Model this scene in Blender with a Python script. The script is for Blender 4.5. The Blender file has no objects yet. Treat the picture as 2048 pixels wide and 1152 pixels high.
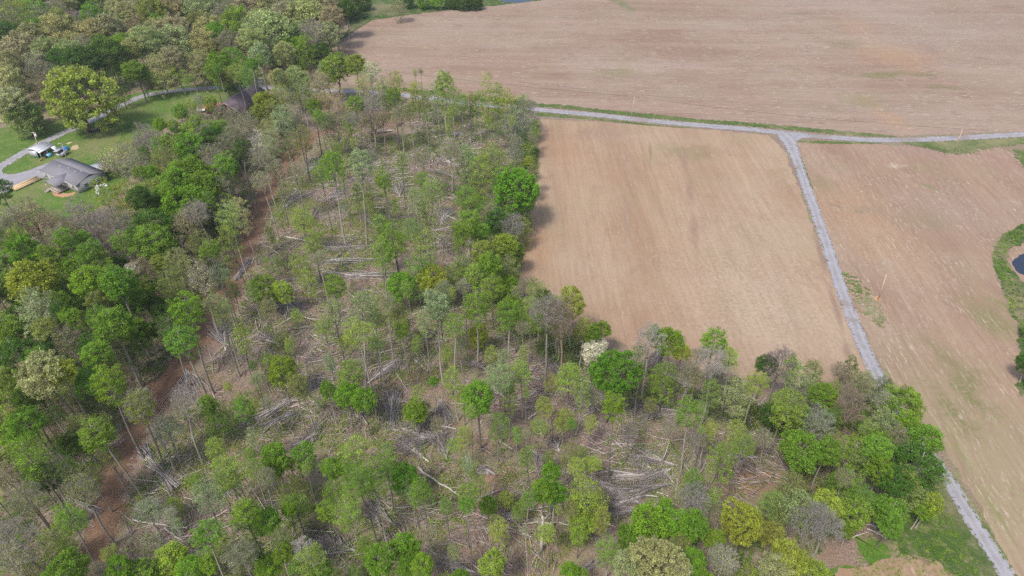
import bpy, math, random
import numpy as np
from mathutils import Vector, Matrix

SC = bpy.context.scene
COL = SC.collection
random.seed(7)
RNG = np.random.default_rng(11)

# ------------------------------------------------------------ camera, sky, sun
F = 1384.0                     # focal length in pixels of the 2048 wide photograph
PITCH = math.radians(37.2)
H = 100.0                      # flying height of the drone
SP, CP = math.sin(PITCH), math.cos(PITCH)
cam_d = bpy.data.cameras.new('camera'); cam = bpy.data.objects.new('camera', cam_d); COL.objects.link(cam)
cam.location = (0, 0, H); cam.rotation_euler = (math.pi/2 - PITCH, 0, 0)
cam_d.sensor_width = 36; cam_d.lens = 36*F/2048; cam_d.clip_start = 1; cam_d.clip_end = 6000
SC.camera = cam

SUN_ELEV, SUN_DIR = 56.0, math.radians(215)     # shadows fall away from the camera and to the right
w = bpy.data.worlds.new('World'); SC.world = w; w.use_nodes = True
nt = w.node_tree; nt.nodes.clear()
sky = nt.nodes.new('ShaderNodeTexSky'); sky.sky_type = 'NISHITA'; sky.sun_disc = False
sky.sun_elevation = math.radians(SUN_ELEV); sky.sun_rotation = SUN_DIR
sky.air_density = 1.0; sky.dust_density = 3.0; sky.ozone_density = 1.0
bg = nt.nodes.new('ShaderNodeBackground'); bg.inputs[1].default_value = 0.15
wo = nt.nodes.new('ShaderNodeOutputWorld')
nt.links.new(sky.outputs[0], bg.inputs[0]); nt.links.new(bg.outputs[0], wo.inputs[0])
sd = bpy.data.lights.new('sun', 'SUN'); sd.energy = 2.3; sd.angle = math.radians(10); sd.color = (1, .95, .88)
sun = bpy.data.objects.new('sun', sd); COL.objects.link(sun)
el = math.radians(SUN_ELEV)
sv = Vector((math.sin(SUN_DIR)*math.cos(el), math.cos(SUN_DIR)*math.cos(el), math.sin(el)))
sun.rotation_euler = sv.to_track_quat('Z', 'Y').to_euler(); sun.location = sv*300
SC.view_settings.view_transform = 'Standard'; SC.view_settings.look = 'None'
SC.view_settings.exposure = 0.42; SC.view_settings.gamma = 1
SC.cycles.use_denoising = False
SC.cycles.max_bounces = 5; SC.cycles.transparent_max_bounces = 6

def P(px, py, z=0.0):
    """the point at height z that the photograph shows at pixel px, py"""
    v = (py-576)/F; t = (H-z)/(SP+v*CP)
    return ((px-1024)/F*t, t*(CP-v*SP), z)
def pxm(py, z=0.0):
    v = (py-576)/F; return F*(SP+v*CP)/(H-z)
def PIX(x, y, z=0.0):
    dz = z-H; depth = y*CP - dz*SP; up = y*SP + dz*CP
    return 1024+F*x/depth, 576-F*up/depth

# ------------------------------------------------------------ object helpers
def tag(o, label=None, cat=None, group=None, kind=None):
    if label: o['label'] = label
    if cat: o['category'] = cat
    if group: o['group'] = group
    if kind: o['kind'] = kind
    return o
def link(name, data, parent=None, loc=None):
    o = bpy.data.objects.new(name, data); COL.objects.link(o)
    if parent: o.parent = parent
    if loc is not None: o.location = loc
    return o
def empty(name, loc=(0,0,0), rz=0.0):
    o = link(name, None); o.location = loc; o.rotation_euler = (0,0,rz); o.empty_display_size = .5
    return o

def raw_mesh(name, V, Q, mat=None, smooth=False, col=None, tone=None, T=None):
    """V (n,3), Q (m,4) quads, T (k,3) triangles -> mesh"""
    V = np.asarray(V, np.float32); me = bpy.data.meshes.new(name)
    Q = np.asarray(Q, np.int32).reshape(-1,4) if Q is not None and len(Q) else np.zeros((0,4),np.int32)
    T = np.asarray(T, np.int32).reshape(-1,3) if T is not None and len(T) else np.zeros((0,3),np.int32)
    me.vertices.add(len(V)); me.vertices.foreach_set('co', V.ravel())
    nl = Q.size+T.size
    me.loops.add(nl); me.loops.foreach_set('vertex_index', np.concatenate([Q.ravel(), T.ravel()]))
    me.polygons.add(len(Q)+len(T))
    st = np.concatenate([np.arange(len(Q))*4, Q.size+np.arange(len(T))*3]).astype(np.int32)
    me.polygons.foreach_set('loop_start', st)
    if smooth: me.polygons.foreach_set('use_smooth', np.ones(len(Q)+len(T), bool))
    if col is not None:
        a = me.attributes.new('col', 'FLOAT_COLOR', 'POINT')
        c = np.ones((len(V),4), np.float32); c[:,:3] = col; a.data.foreach_set('color', c.ravel())
    if tone is not None:
        a = me.attributes.new('tone', 'FLOAT', 'POINT'); a.data.foreach_set('value', np.asarray(tone,np.float32))
    me.update(calc_edges=True)
    if mat: me.materials.append(mat)
    return me

class Geo:
    """collects quads (and triangles) for one mesh"""
    def __init__(s): s.V=[]; s.Q=[]; s.T=[]; s.C=[]; s.n=0
    def add(s, V, Q, T=None, col=None):
        V = np.asarray(V, float); s.V.append(V)
        if Q is not None and len(Q): s.Q.append(np.asarray(Q)+s.n)
        if T is not None and len(T): s.T.append(np.asarray(T)+s.n)
        if col is not None: s.C.append(np.broadcast_to(np.asarray(col,float), (len(V),3)))
        s.n += len(V)
    def tube(s, pts, rad, sides=4, col=None, cap=True):
        pts = np.asarray(pts, float); n = len(pts)
        rad = np.broadcast_to(np.asarray(rad, float), (n,))
        d = np.gradient(pts, axis=0); d /= np.linalg.norm(d,axis=1)[:,None]+1e-9
        ref = np.array([0,0,1.]) if abs(d[0][2])<.9 else np.array([1.,0,0])
        a = np.cross(d, ref); a /= np.linalg.norm(a,axis=1)[:,None]+1e-9
        b = np.cross(d, a)
        ang = np.linspace(0, 2*math.pi, sides, endpoint=False)
        V = pts[:,None,:] + rad[:,None,None]*(np.cos(ang)[None,:,None]*a[:,None,:]+np.sin(ang)[None,:,None]*b[:,None,:])
        i = np.arange(n-1)[:,None]*sides; j = np.arange(sides)[None,:]; k = (j+1)%sides
        Q = np.stack([i+j, i+k, i+sides+k, i+sides+j], -1).reshape(-1,4)
        V = V.reshape(-1,3); T = None
        if cap:
            V = np.vstack([V, pts[0], pts[-1]]); c0 = n*sides; c1 = c0+1; jj = np.arange(sides); kk=(jj+1)%sides
            T = np.vstack([np.stack([kk, jj, np.full(sides,c0)],-1), np.stack([(n-1)*sides+jj,(n-1)*sides+kk,np.full(sides,c1)],-1)])
        s.add(V, Q, T, col)
    def box(s, c, size, rz=0.0, col=None, M=None):
        x,y,z = [q/2 for q in size]
        V = np.array([[-x,-y,-z],[x,-y,-z],[x,y,-z],[-x,y,-z],[-x,-y,z],[x,-y,z],[x,y,z],[-x,y,z]])
        if M is not None: V = V@np.array(M).T
        if rz:
            cs,sn = math.cos(rz), math.sin(rz); V = V@np.array([[cs,sn,0],[-sn,cs,0],[0,0,1]])
        Q = [[0,3,2,1],[4,5,6,7],[0,1,5,4],[1,2,6,5],[2,3,7,6],[3,0,4,7]]
        s.add(V+np.array(c), Q, None, col)
    def leaves(s, C, size, rng, up=.7, aspect=.62, col=None):
        C = np.asarray(C, float); n = len(C)
        nr = rng.normal(size=(n,3)); nr[:,2] = nr[:,2]+up; nr /= np.linalg.norm(nr,axis=1)[:,None]
        t = rng.normal(size=(n,3)); a = np.cross(nr,t); a /= np.linalg.norm(a,axis=1)[:,None]; b = np.cross(nr,a)
        sz = (np.asarray(size)*rng.uniform(.65,1.35,n))[:,None]
        V = np.stack([C-a*sz*.5, C-b*sz*.5*aspect, C+a*sz*.5, C+b*sz*.5*aspect],1).reshape(-1,3)
        Q = np.arange(4*n).reshape(-1,4)
        if col is not None: col = np.repeat(np.broadcast_to(np.asarray(col,float),(n,3)),4,axis=0)
        s.add(V, Q, None, col)
    def mesh(s, name, mat, smooth=False, tone=None):
        return raw_mesh(name, np.vstack(s.V), np.vstack(s.Q) if s.Q else None, mat, smooth,
                        col=np.vstack(s.C) if s.C else None, tone=tone, T=np.vstack(s.T) if s.T else None)
    def obj(s, name, mat, parent=None, loc=None, smooth=False):
        return link(name, s.mesh(name, mat, smooth), parent, loc)

# ------------------------------------------------------------ material helpers
class NB:
    def __init__(s, name):
        s.m = bpy.data.materials.new(name); s.m.use_nodes = True; s.t = s.m.node_tree; s.t.nodes.clear()
        s.out = s.N('ShaderNodeOutputMaterial')
    def N(s, t, **k):
        n = s.t.nodes.new(t)
        for a,b in k.items(): setattr(n, a, b)
        return n
    def L(s, a, b): s.t.links.new(a, b)
    def put(s, sock, v):
        if isinstance(v, bpy.types.NodeSocket): s.L(v, sock)
        elif isinstance(v, (tuple,list)) and len(v)==3 and sock.type=='RGBA': sock.default_value = (*v,1)
        else: sock.default_value = v
    def pos(s):
        return s.N('ShaderNodeNewGeometry').outputs['Position']
    def math(s, op, a, b=0.0, c=None, clamp=False):
        n = s.N('ShaderNodeMath', operation=op, use_clamp=clamp); s.put(n.inputs[0],a); s.put(n.inputs[1],b)
        if c is not None: s.put(n.inputs[2], c)
        return n.outputs[0]
    def mapr(s, v, a, b, c=0.0, d=1.0):
        n = s.N('ShaderNodeMapRange'); s.put(n.inputs[0],v); n.inputs[1].default_value=a; n.inputs[2].default_value=b
        n.inputs[3].default_value=c; n.inputs[4].default_value=d; return n.outputs[0]
    def mapping(s, vec, loc=(0,0,0), rot=0.0, scale=(1,1,1), typ='POINT'):
        n = s.N('ShaderNodeMapping', vector_type=typ); s.L(vec, n.inputs[0])
        n.inputs[1].default_value = loc; n.inputs[2].default_value=(0,0,rot); n.inputs[3].default_value=scale
        return n.outputs[0]
    def noise(s, vec, scale, detail=4, rough=.55, dist=0.0):
        n = s.N('ShaderNodeTexNoise'); s.L(vec, n.inputs['Vector']); n.inputs['Scale'].default_value=scale
        n.inputs['Detail'].default_value=detail; n.inputs['Roughness'].default_value=rough; n.inputs['Distortion'].default_value=dist
        return n.outputs[0]
    def mix(s, f, a, b, typ='MIX'):
        n = s.N('ShaderNodeMix', data_type='RGBA', blend_type=typ); s.put(n.inputs[0], f); s.put(n.inputs[6], a); s.put(n.inputs[7], b)
        return n.outputs[2]
    def warp(s, vec, scale, amt):
        n = s.N('ShaderNodeTexNoise'); s.L(vec, n.inputs['Vector']); n.inputs['Scale'].default_value=scale; n.inputs['Detail'].default_value=3
        a = s.N('ShaderNodeVectorMath', operation='SUBTRACT'); s.L(n.outputs[1], a.inputs[0]); a.inputs[1].default_value=(.5,.5,.5)
        m = s.N('ShaderNodeVectorMath', operation='SCALE'); s.L(a.outputs[0], m.inputs[0]); m.inputs[3].default_value=amt
        r = s.N('ShaderNodeVectorMath', operation='ADD'); s.L(vec, r.inputs[0]); s.L(m.outputs[0], r.inputs[1]); return r.outputs[0]
    def blob(s, vec, c, rx, ry, rot=0.0, gain=1.6):
        m = s.mapping(vec, (c[0],c[1],0), rot, (rx,ry,1000), 'TEXTURE')
        g = s.N('ShaderNodeTexGradient', gradient_type='SPHERICAL'); s.L(m, g.inputs[0])
        return s.math('MULTIPLY', g.outputs[1], gain, clamp=True)
    def line(s, vec, a, b, wd, gain=1.6):
        cx,cy = (a[0]+b[0])/2,(a[1]+b[1])/2; L = math.dist(a[:2],b[:2])/2*1.08
        return s.blob(vec, (cx,cy), L, wd, math.atan2(b[1]-a[1], b[0]-a[0]), gain)
    def principled(s, col, rough=.9, spec=.2, bump=None, bs=.5, bd=.1, alpha=None, metal=0.0):
        p = s.N('ShaderNodeBsdfPrincipled'); s.put(p.inputs['Base Color'], col); s.put(p.inputs['Roughness'], rough)
        s.put(p.inputs['Specular IOR Level'], spec); p.inputs['Metallic'].default_value = metal
        if bump is not None:
            b = s.N('ShaderNodeBump'); b.inputs['Strength'].default_value=bs; b.inputs['Distance'].default_value=bd
            s.L(bump, b.inputs['Height']); s.L(b.outputs[0], p.inputs['Normal'])
        sh = p.outputs[0]
        if alpha is not None:
            t = s.N('ShaderNodeBsdfTransparent'); x = s.N('ShaderNodeMixShader'); s.put(x.inputs[0], alpha)
            s.L(t.outputs[0], x.inputs[1]); s.L(sh, x.inputs[2]); sh = x.outputs[0]
        s.L(sh, s.out.inputs[0]); return s.m

def simple(name, col, rough=.8, var=.15, scale=2.0, metal=0.0, spec=.3):
    b = NB(name); tc = b.N('ShaderNodeTexCoord').outputs['Object']
    n = b.noise(tc, scale, 4)
    c = b.mix(b.mapr(n,.3,.7), tuple(x*(1-var) for x in col), tuple(min(1,x*(1+var)) for x in col))
    return b.principled(c, rough, spec, metal=metal)

# ------------------------------------------------------------ materials of the setting
def mat_forest_floor():
    b = NB('forest_floor'); p = b.pos(); q = b.warp(p, .15, 5)
    big = b.noise(q, .045, 5, .6); mid = b.noise(q, .3, 5, .65); fine = b.noise(p, 2.6, 5, .7); ff = b.noise(p, 9, 3, .7)
    c = b.mix(b.mapr(fine,.36,.62), (.080,.050,.044), (.35,.235,.192))
    c = b.mix(b.mapr(mid,.5,.72,0,.7), c, (.215,.165,.15))
    c = b.mix(b.math('MULTIPLY', b.mapr(big,.40,.6), b.mapr(mid,.4,.6)), c, (.19,.20,.075))
    c = b.mix(b.math('MULTIPLY', b.mapr(b.noise(q,.11,5,.6),.52,.66), .7), c, (.21,.125,.08))
    c = b.mix(b.mapr(ff,.35,.7,.0,.35), c, (.5,.42,.34))
    # red brown scraped soil
    sp = b.warp(p, .3, 6)
    for (x,y,rx,ry,g) in ((800,236,17,9,1.3),(935,250,16,7,1.2),(730,262,12,7,1),(1190,625,9,5,1),(850,650,5,16,1.2),(1090,1090,7,7,.8),(1140,660,14,7,1),(990,965,5,4,1),(1500,965,9,4,1.3)):
        w0 = P(x,y); m = b.blob(sp, w0, rx, ry, 0, g)
        c = b.mix(b.math('MULTIPLY', m, .8), c, (.34,.20,.135))
    w0 = P(1560,1000); c = b.mix(b.math('MULTIPLY', b.blob(sp,w0,16,10,0,1.2), .6), c, (.2,.16,.09))
    return b.principled(c, .95, .05, fine, .8, .25)
def mat_field(name, rot, base, dark, pale, blobs=(), lines=(), stretch=14., fleck=.5):
    b = NB(name); p = b.pos(); q = b.warp(p, .03, 4); q2 = b.warp(p, .25, .5)
    R = lambda v, k: b.mapping(b.mapping(v, (0,0,0), -rot), (0,0,0), 0, (k, 1, 1))
    r = R(q, 1/stretch); r2 = R(q2, 1/stretch)
    broad = b.noise(r, .10, 3, .5); row = b.noise(r2, .62, 3, .6); big = b.noise(q, .02, 4, .6)
    fine = b.noise(p, 1.1, 5, .75); gr = b.noise(p, 4.5, 3, .7); mid = b.noise(b.warp(p,.2,6), .09, 5, .65)
    c = b.mix(b.mapr(broad,.40,.60), dark, base)
    c = b.mix(b.mapr(big,.42,.62,0,.65), c, pale)
    c = b.mix(b.mapr(mid,.5,.68,0,.5), c, tuple(x*.80 for x in dark))
    c = b.mix(b.mapr(b.noise(b.warp(p,.1,8),.05,4,.6),.52,.64,0,.35), c, (.33,.29,.17))
    c = b.mix(b.mapr(row,.52,.75,0,.5), c, tuple(x*.78 for x in dark))
    c = b.mix(b.mapr(row,.22,.45,.4,0), c, tuple(x*1.1 for x in pale))
    c = b.mix(b.mapr(fine,.3,.7,.42,0), c, tuple(x*.68 for x in dark))
    bq = b.warp(p, .12, 12); bq = b.warp(bq, 1.0, 2.2)
    for (x,y,rx,ry,ro,col,g) in blobs:
        m = b.blob(bq, P(x,y), rx, ry, ro, g)
        c = b.mix(b.math('MULTIPLY', m, b.mapr(fine,.38,.6)), c, col)
    lq = b.warp(p, .25, 1.1)
    for (pts,wd,col,g) in lines:
        for (a,d) in zip(pts[:-1], pts[1:]):
            m = b.line(lq, P(*a), P(*d), wd, g)
            c = b.mix(b.math('MULTIPLY', m, b.mapr(fine,.25,.6,.35,1)), c, col)
    til = b.noise(R(b.warp(p,.08,1.0),.03), 1.25, 3, .65)
    c = b.mix(b.mapr(til,.36,.64,.26,0), c, tuple(x*.70 for x in dark))
    st = b.math('MULTIPLY', b.mapr(b.noise(R(p,.16),1.7,4,.8),.54,.68), b.mapr(mid,.42,.62,.12,1))
    c = b.mix(b.math('MULTIPLY', st, fleck), c, (.66,.58,.48))
    c = b.mix(b.mapr(gr,.3,.7,.16,0), c, (.14,.095,.07))
    return b.principled(c, .95, .05, fine, .3, .1)
def mat_grass(name, a=(.060,.115,.022), c2=(.13,.165,.045), dry=(.27,.235,.12), dryness=.5, alpha=False, thr=.5, lo=.25):
    b = NB(name); p = b.pos(); q = b.warp(p, .2, 4)
    f = b.noise(p, 1.3, 5, .7); m = b.noise(q, .12, 5, .6); g = b.noise(q, .045, 4, .55); h = b.noise(p, 5, 3, .7)
    c = b.mix(b.mapr(m,.35,.65), a, c2)
    c = b.mix(b.mapr(g,.5,.68,0,dryness), c, dry)
    c = b.mix(b.math('MULTIPLY', b.mapr(b.noise(b.warp(p,.5,2),.35,5,.7),.5,.66), dryness*.8), c, dry)
    c = b.mix(b.mapr(f,.3,.7,.45,0), c, tuple(x*.5 for x in a))
    c = b.mix(b.mapr(h,.5,.8,0,.35), c, tuple(min(1,x*1.6) for x in c2))
    al = None
    if alpha:
        u = b.N('ShaderNodeUVMap').outputs[0]; sx = b.N('ShaderNodeSeparateXYZ'); b.L(u, sx.inputs[0])
        e = b.math('MULTIPLY', b.math('MULTIPLY', sx.outputs[0], b.math('SUBTRACT', 1.0, sx.outputs[0])), 4.0)
        e2 = b.math('ADD', e, b.mapr(b.noise(b.warp(p,.6,2),.9,5,.7),.3,.7,-thr,thr))
        al = b.mapr(e2, lo, lo+.25)
        al.node.clamp = True
    return b.principled(c, .9, .1, f, .9, .2, alpha=al)
def mat_road(name, base=(.355,.345,.365), dirt=(.27,.215,.18), edge=(.44,.41,.40), centre=.35, ragged=.30, flat=False):
    b = NB(name); p = b.pos(); u = b.N('ShaderNodeUVMap').outputs[0]; sx = b.N('ShaderNodeSeparateXYZ'); b.L(u, sx.inputs[0]); x = b.math('ADD', .5, 0.0) if flat else sx.outputs[0]
    nz = b.noise(b.warp(p,.5,1.5), .35, 5, .65); f = b.noise(p, 3.2, 5, .75)
    xs = b.math('ADD', x, b.mapr(b.noise(p,.12,2),.3,.7,-.08,.08))
    d = b.math('ABSOLUTE', b.math('SUBTRACT', xs, .5))
    mid = b.mapr(d, .05, .17, centre, 0)
    rut = b.mapr(b.math('ABSOLUTE', b.math('SUBTRACT', d, .23)), .03, .14, 1, 0)
    c = b.mix(b.mapr(nz,.35,.65), base, tuple(v*.8 for v in base))
    c = b.mix(b.math('MULTIPLY', rut, .3), c, tuple(min(1,v*1.28) for v in base))
    c = b.mix(b.math('MULTIPLY', mid, b.mapr(nz,.35,.6)), c, dirt)
    c = b.mix(b.mapr(d,.36,.48,0,.6), c, edge)
    # bare muddy wash-outs across the lane
    bq = b.warp(p, .5, 2.5)
    for (px,py,r) in ((1285,240,4),(1640,271,5),(1810,277,6),(1587,335,3.2),(1683,608,3.2),(1702,640,2),(1925,275,4),(1760,775,3),(1632,455,2.5)):
        c = b.mix(b.math('MULTIPLY', b.blob(bq, P(px,py), r, r*.7, 0, 1.8), .7), c, dirt)
    c = b.mix(b.mapr(f,.3,.7,.32,0), c, tuple(v*.66 for v in base))
    e = b.math('SUBTRACT', .5, b.math('ABSOLUTE', b.math('SUBTRACT', x, .5)))
    al = b.mapr(b.math('ADD', e, b.mapr(b.noise(b.warp(p,.8,1.5),1.3,5,.75),.3,.7,-ragged,ragged)), .03, .12)
    return b.principled(c, .9, .1, f, .6, .08, alpha=al)
def mat_soil(name, a, c2, ragged=.35):
    b = NB(name); p = b.pos(); u = b.N('ShaderNodeUVMap').outputs[0]; sx = b.N('ShaderNodeSeparateXYZ'); b.L(u, sx.inputs[0]); x = sx.outputs[0]
    st = b.N('ShaderNodeCombineXYZ'); b.L(b.math('MULTIPLY',x,7.0), st.inputs[0]); b.L(b.math('MULTIPLY',sx.outputs[1],.12), st.inputs[1])
    n = b.noise(b.warp(p,.3,3), .3, 5, .65); f = b.noise(p, 2.4, 5, .75); rr = b.noise(st.outputs[0], 1.0, 3, .6)
    c = b.mix(b.mapr(n,.32,.66), a, c2); c = b.mix(b.mapr(rr,.35,.6,.45,0), c, tuple(v*.62 for v in a))
    c = b.mix(b.mapr(f,.3,.7,.5,0), c, tuple(v*.5 for v in a)); c = b.mix(b.mapr(b.noise(p,6,3,.7),.6,.75,0,.4), c, (.5,.4,.32))
    e = b.math('SUBTRACT', .5, b.math('ABSOLUTE', b.math('SUBTRACT', x, .5)))
    al = b.mapr(b.math('ADD', e, b.mapr(b.noise(b.warp(p,.4,3),.5,5,.75),.3,.7,-ragged,ragged)), .05, .22)
    return b.principled(c, .95, .05, f, .9, .25, alpha=al)
def mat_leaf(name='foliage', trans=.38, var=.30):
    b = NB(name); oi = b.N('ShaderNodeObjectInfo'); g = b.N('ShaderNodeNewGeometry'); at = b.N('ShaderNodeAttribute', attribute_name='tone')
    r = b.mapr(g.outputs['Random Per Island'], 0,1, 1-var, 1+var)
    k = b.math('MULTIPLY', r, b.mapr(at.outputs['Fac'],0,1,.68,1.34))
    s = b.N('ShaderNodeVectorMath', operation='SCALE'); b.L(oi.outputs['Color'], s.inputs[0]); b.L(k, s.inputs[3])
    hv = b.N('ShaderNodeHueSaturation'); b.L(s.outputs[0], hv.inputs['Color'])
    b.L(b.mapr(b.math('FRACT', b.math('MULTIPLY', g.outputs['Random Per Island'], 17.3)),0,1,.482,.512), hv.inputs['Hue'])
    d = b.N('ShaderNodeBsdfDiffuse'); t = b.N('ShaderNodeBsdfTranslucent'); b.L(hv.outputs[0], d.inputs[0])
    ty = b.mix(.3, hv.outputs[0], (.32,.42,.05)); b.L(ty, t.inputs[0])
    x = b.N('ShaderNodeMixShader'); x.inputs[0].default_value = trans; b.L(d.outputs[0], x.inputs[1]); b.L(t.outputs[0], x.inputs[2])
    b.L(x.outputs[0], b.out.inputs[0]); return b.m
def mat_bark():
    b = NB('bark'); oi = b.N('ShaderNodeObjectInfo'); tc = b.N('ShaderNodeTexCoord').outputs['Object']
    n = b.noise(b.mapping(tc,(0,0,0),0,(6,6,1.2)), 2.2, 4, .7)
    c = b.mix(b.mapr(n,.3,.7), b.mix(1.0, oi.outputs['Color'], (.55,.53,.50), 'MULTIPLY'), b.mix(1.0, oi.outputs['Color'], (1.15,1.12,1.08), 'MULTIPLY'))
    return b.principled(c, .9, .1)
def mat_attr(name, var=.3, rough=.95, trans=0.0):
    b = NB(name); at = b.N('ShaderNodeAttribute', attribute_name='col'); g = b.N('ShaderNodeNewGeometry')
    s = b.N('ShaderNodeVectorMath', operation='SCALE'); b.L(at.outputs['Color'], s.inputs[0])
    b.L(b.mapr(g.outputs['Random Per Island'],0,1,1-var,1+var), s.inputs[3])
    if trans:
        d = b.N('ShaderNodeBsdfDiffuse'); t = b.N('ShaderNodeBsdfTranslucent'); b.L(s.outputs[0], d.inputs[0]); b.L(s.outputs[0], t.inputs[0])
        x = b.N('ShaderNodeMixShader'); x.inputs[0].default_value = trans; b.L(d.outputs[0], x.inputs[1]); b.L(t.outputs[0], x.inputs[2]); b.L(x.outputs[0], b.out.inputs[0]); return b.m
    return b.principled(s.outputs[0], rough, .1)
def mat_water():
    b = NB('pond_water'); p = b.pos(); n = b.noise(p, 1.2, 3)
    return b.principled((.028,.036,.06), .08, .5, n, .15, .05)

M = dict(floor=mat_forest_floor(), leaf=mat_leaf(), bark=mat_bark(), under=mat_attr('undergrowth',.2,trans=.35), wood=mat_attr('dead_wood',.25),
    road=mat_road('gravel_lane'), yard=mat_road('gravel_yard', centre=0, ragged=.1, flat=True),
    track=mat_soil('red_dirt', (.225,.13,.083), (.34,.215,.14), .5),
    lawn=mat_grass('lawn_grass',(.078,.160,.026),(.140,.22,.045),(.29,.24,.13),.7), verge=mat_grass('verge_grass',(.07,.125,.03),(.12,.17,.045),(.34,.29,.17),.75,True,.75),
    meadow=mat_grass('meadow_grass',(.055,.10,.024),(.09,.14,.04),(.30,.245,.15),.95), water=mat_water())
green1 = (.15,.17,.055); green2 = (.20,.19,.085); orange=(.42,.255,.13); purple=(.30,.235,.205)
M['f_mid'] = mat_field('tilled_soil_middle', math.radians(91), (.440,.310,.208), (.360,.240,.155), (.472,.375,.275),
    blobs=((1055,480,9,26,0,(.40,.225,.125),1.2),(1110,300,12,14,0,(.37,.215,.13),1),(1210,265,13,6,.2,(.31,.205,.155),1.5),(1500,600,26,44,0,(.50,.42,.32),.6),
           (1390,305,9,9,.4,green2,.8),(1340,300,5,8,0,green2,.8),(1280,690,30,7,0,(.36,.22,.145),1.2)),
    lines=(([(1362,290),(1375,350),(1385,420),(1392,500)],1.6,(.29,.195,.145),1.3),([(1590,310),(1625,450),(1655,560),(1690,680),(1700,725)],1.0,(.26,.18,.14),1.4),
           ([(1250,270),(1252,380),(1250,520)],.8,(.31,.22,.17),1.1),([(1300,280),(1302,330)],.7,green2,1.2),([(1490,340),(1520,470),(1560,620)],1.6,(.45,.37,.28),.5),([(1480,290),(1510,400)],1.1,(.36,.27,.17),1.0),([(1580,560),(1600,700)],.8,(.36,.29,.20),1.0)), fleck=.34)
M['f_up'] = mat_field('tilled_soil_upper', math.radians(-1.5), (.375,.268,.203), (.292,.196,.145), (.428,.345,.278),
    blobs=((1790,110,22,26,0,orange,1.1),(1720,55,14,20,0,orange,.9),(1775,235,6,22,.1,(.42,.275,.16),1.2),(1735,150,14,5,0,green1,1.3),(1790,148,16,5,0,green1,1.1),(1690,90,10,8,0,green1,.9),
           (1850,150,8,3,.2,green1,1.2),(1240,5,3.2,24,.25,(.10,.17,.06),1.8),(1230,145,14,8,0,green2,1.2),(1720,200,14,8,0,green2,.9),(1885,175,8,4,0,green1,1.1),(1962,116,4,2,0,(.10,.14,.06),1.5),
           (1600,27,16,5,0,(.20,.18,.12),1.1),(1270,10,20,12,0,green2,.5),(1900,60,70,60,0,(.37,.32,.265),.9),(1610,0,40,14,0,(.36,.31,.26),1),(1330,130,30,8,0,(.44,.36,.31),.8),(760,75,60,10,.1,(.36,.29,.22),.8),
           (1450,50,50,9,0,(.37,.32,.25),.8),(2010,160,25,14,0,(.31,.26,.18),.8)),
    lines=(([(1025,162),(1090,170),(1220,184),(1400,200),(1500,205)],.5,(.20,.17,.13),1.4),([(1100,107),(1300,108),(1500,104)],.8,(.26,.19,.15),1.1),([(1030,35),(1300,30),(1450,37)],1.6,(.30,.255,.20),1.1),
           ([(1540,210),(1700,222),(1900,226)],.6,(.24,.19,.14),1.1),([(1040,108),(1150,106)],.7,(.26,.19,.15),1)), fleck=.95)
M['f_right'] = mat_field('tilled_soil_right', math.radians(86), (.385,.270,.190), (.318,.212,.148), (.428,.340,.258),
    blobs=((1690,420,20,26,0,(.40,.26,.155),1.0),(1850,300,24,10,0,(.34,.235,.195),1.1),(1990,320,16,12,0,(.35,.225,.175),1.2),(1848,372,1.6,4,.3,(.15,.20,.04),1.8),(1832,338,1.5,1.2,0,(.16,.2,.05),1.5),
           (1860,440,12,7,0,green2,.9),(1980,640,6,12,.2,(.16,.20,.06),1.1),(2005,610,3,5,.2,(.14,.2,.05),1.2),(1900,730,4,12,.15,green1,1.1),(1960,850,22,26,0,(.27,.25,.12),.9),(1980,1000,22,24,0,(.32,.285,.16),1.1),
           (1900,820,3,10,.2,green1,1.1),(1950,790,3,8,.2,green1,1.2),(2020,730,10,16,0,(.38,.25,.18),1),(1650,370,5,9,0,green2,.9),(1735,420,8,3,.3,(.25,.21,.14),1),(1900,420,22,20,0,(.35,.275,.225),.9),
           (1780,500,12,20,.3,(.42,.29,.18),.9),(1785,335,4,2,0,(.5,.42,.33),1.4)),
    lines=(([(1760,600),(1850,760),(1900,880),(1960,1010)],.7,(.28,.21,.14),1.1),([(1740,470),(1790,560),(1830,640)],1.2,(.42,.34,.25),.5),([(1655,408),(1700,418),(1730,428)],.8,(.22,.18,.12),1.2),
           ([(1870,930),(1945,1060),(2020,1150)],.7,(.17,.2,.07),1.2),([(1880,830),(1950,960),(2040,1100)],.8,(.2,.22,.08),.9),([(1800,790),(1850,860)],.7,(.25,.25,.12),.9)), stretch=9, fleck=.7)
# ------------------------------------------------------------ ground, fields, lanes
def catmull(pts, step):
    pts = [np.array(p, float) for p in pts]; out = []
    P4 = [2*pts[0]-pts[1]]+pts+[2*pts[-1]-pts[-2]]
    for i in range(1, len(P4)-2):
        a,b_,c,d = P4[i-1:i+3]; n = max(2, int(np.linalg.norm((c-b_)[:2])/step))
        for k in range(n):
            t = k/n; out.append(.5*((2*b_)+(-a+c)*t+(2*a-5*b_+4*c-d)*t*t+(-a+3*b_-3*c+d)*t**3))
    out.append(pts[-1]); return np.array(out)
def jit_poly(pix, step=1.2, amp=.35, seed=0):
    r = np.random.default_rng(seed); W = [np.array(P(*p)[:2]) for p in pix]; out = []
    for a, b_ in zip(W, W[1:]+W[:1]):
        L = np.linalg.norm(b_-a); n = max(1, int(L/step)) if L < 400 else 1
        for k in range(n): out.append(a+(b_-a)*k/n)
    out = np.array(out); j = r.normal(size=out.shape); j = (j+np.roll(j,1,0)+np.roll(j,2,0))*amp*.6+r.normal(size=out.shape)*amp*.3
    return out+j
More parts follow.
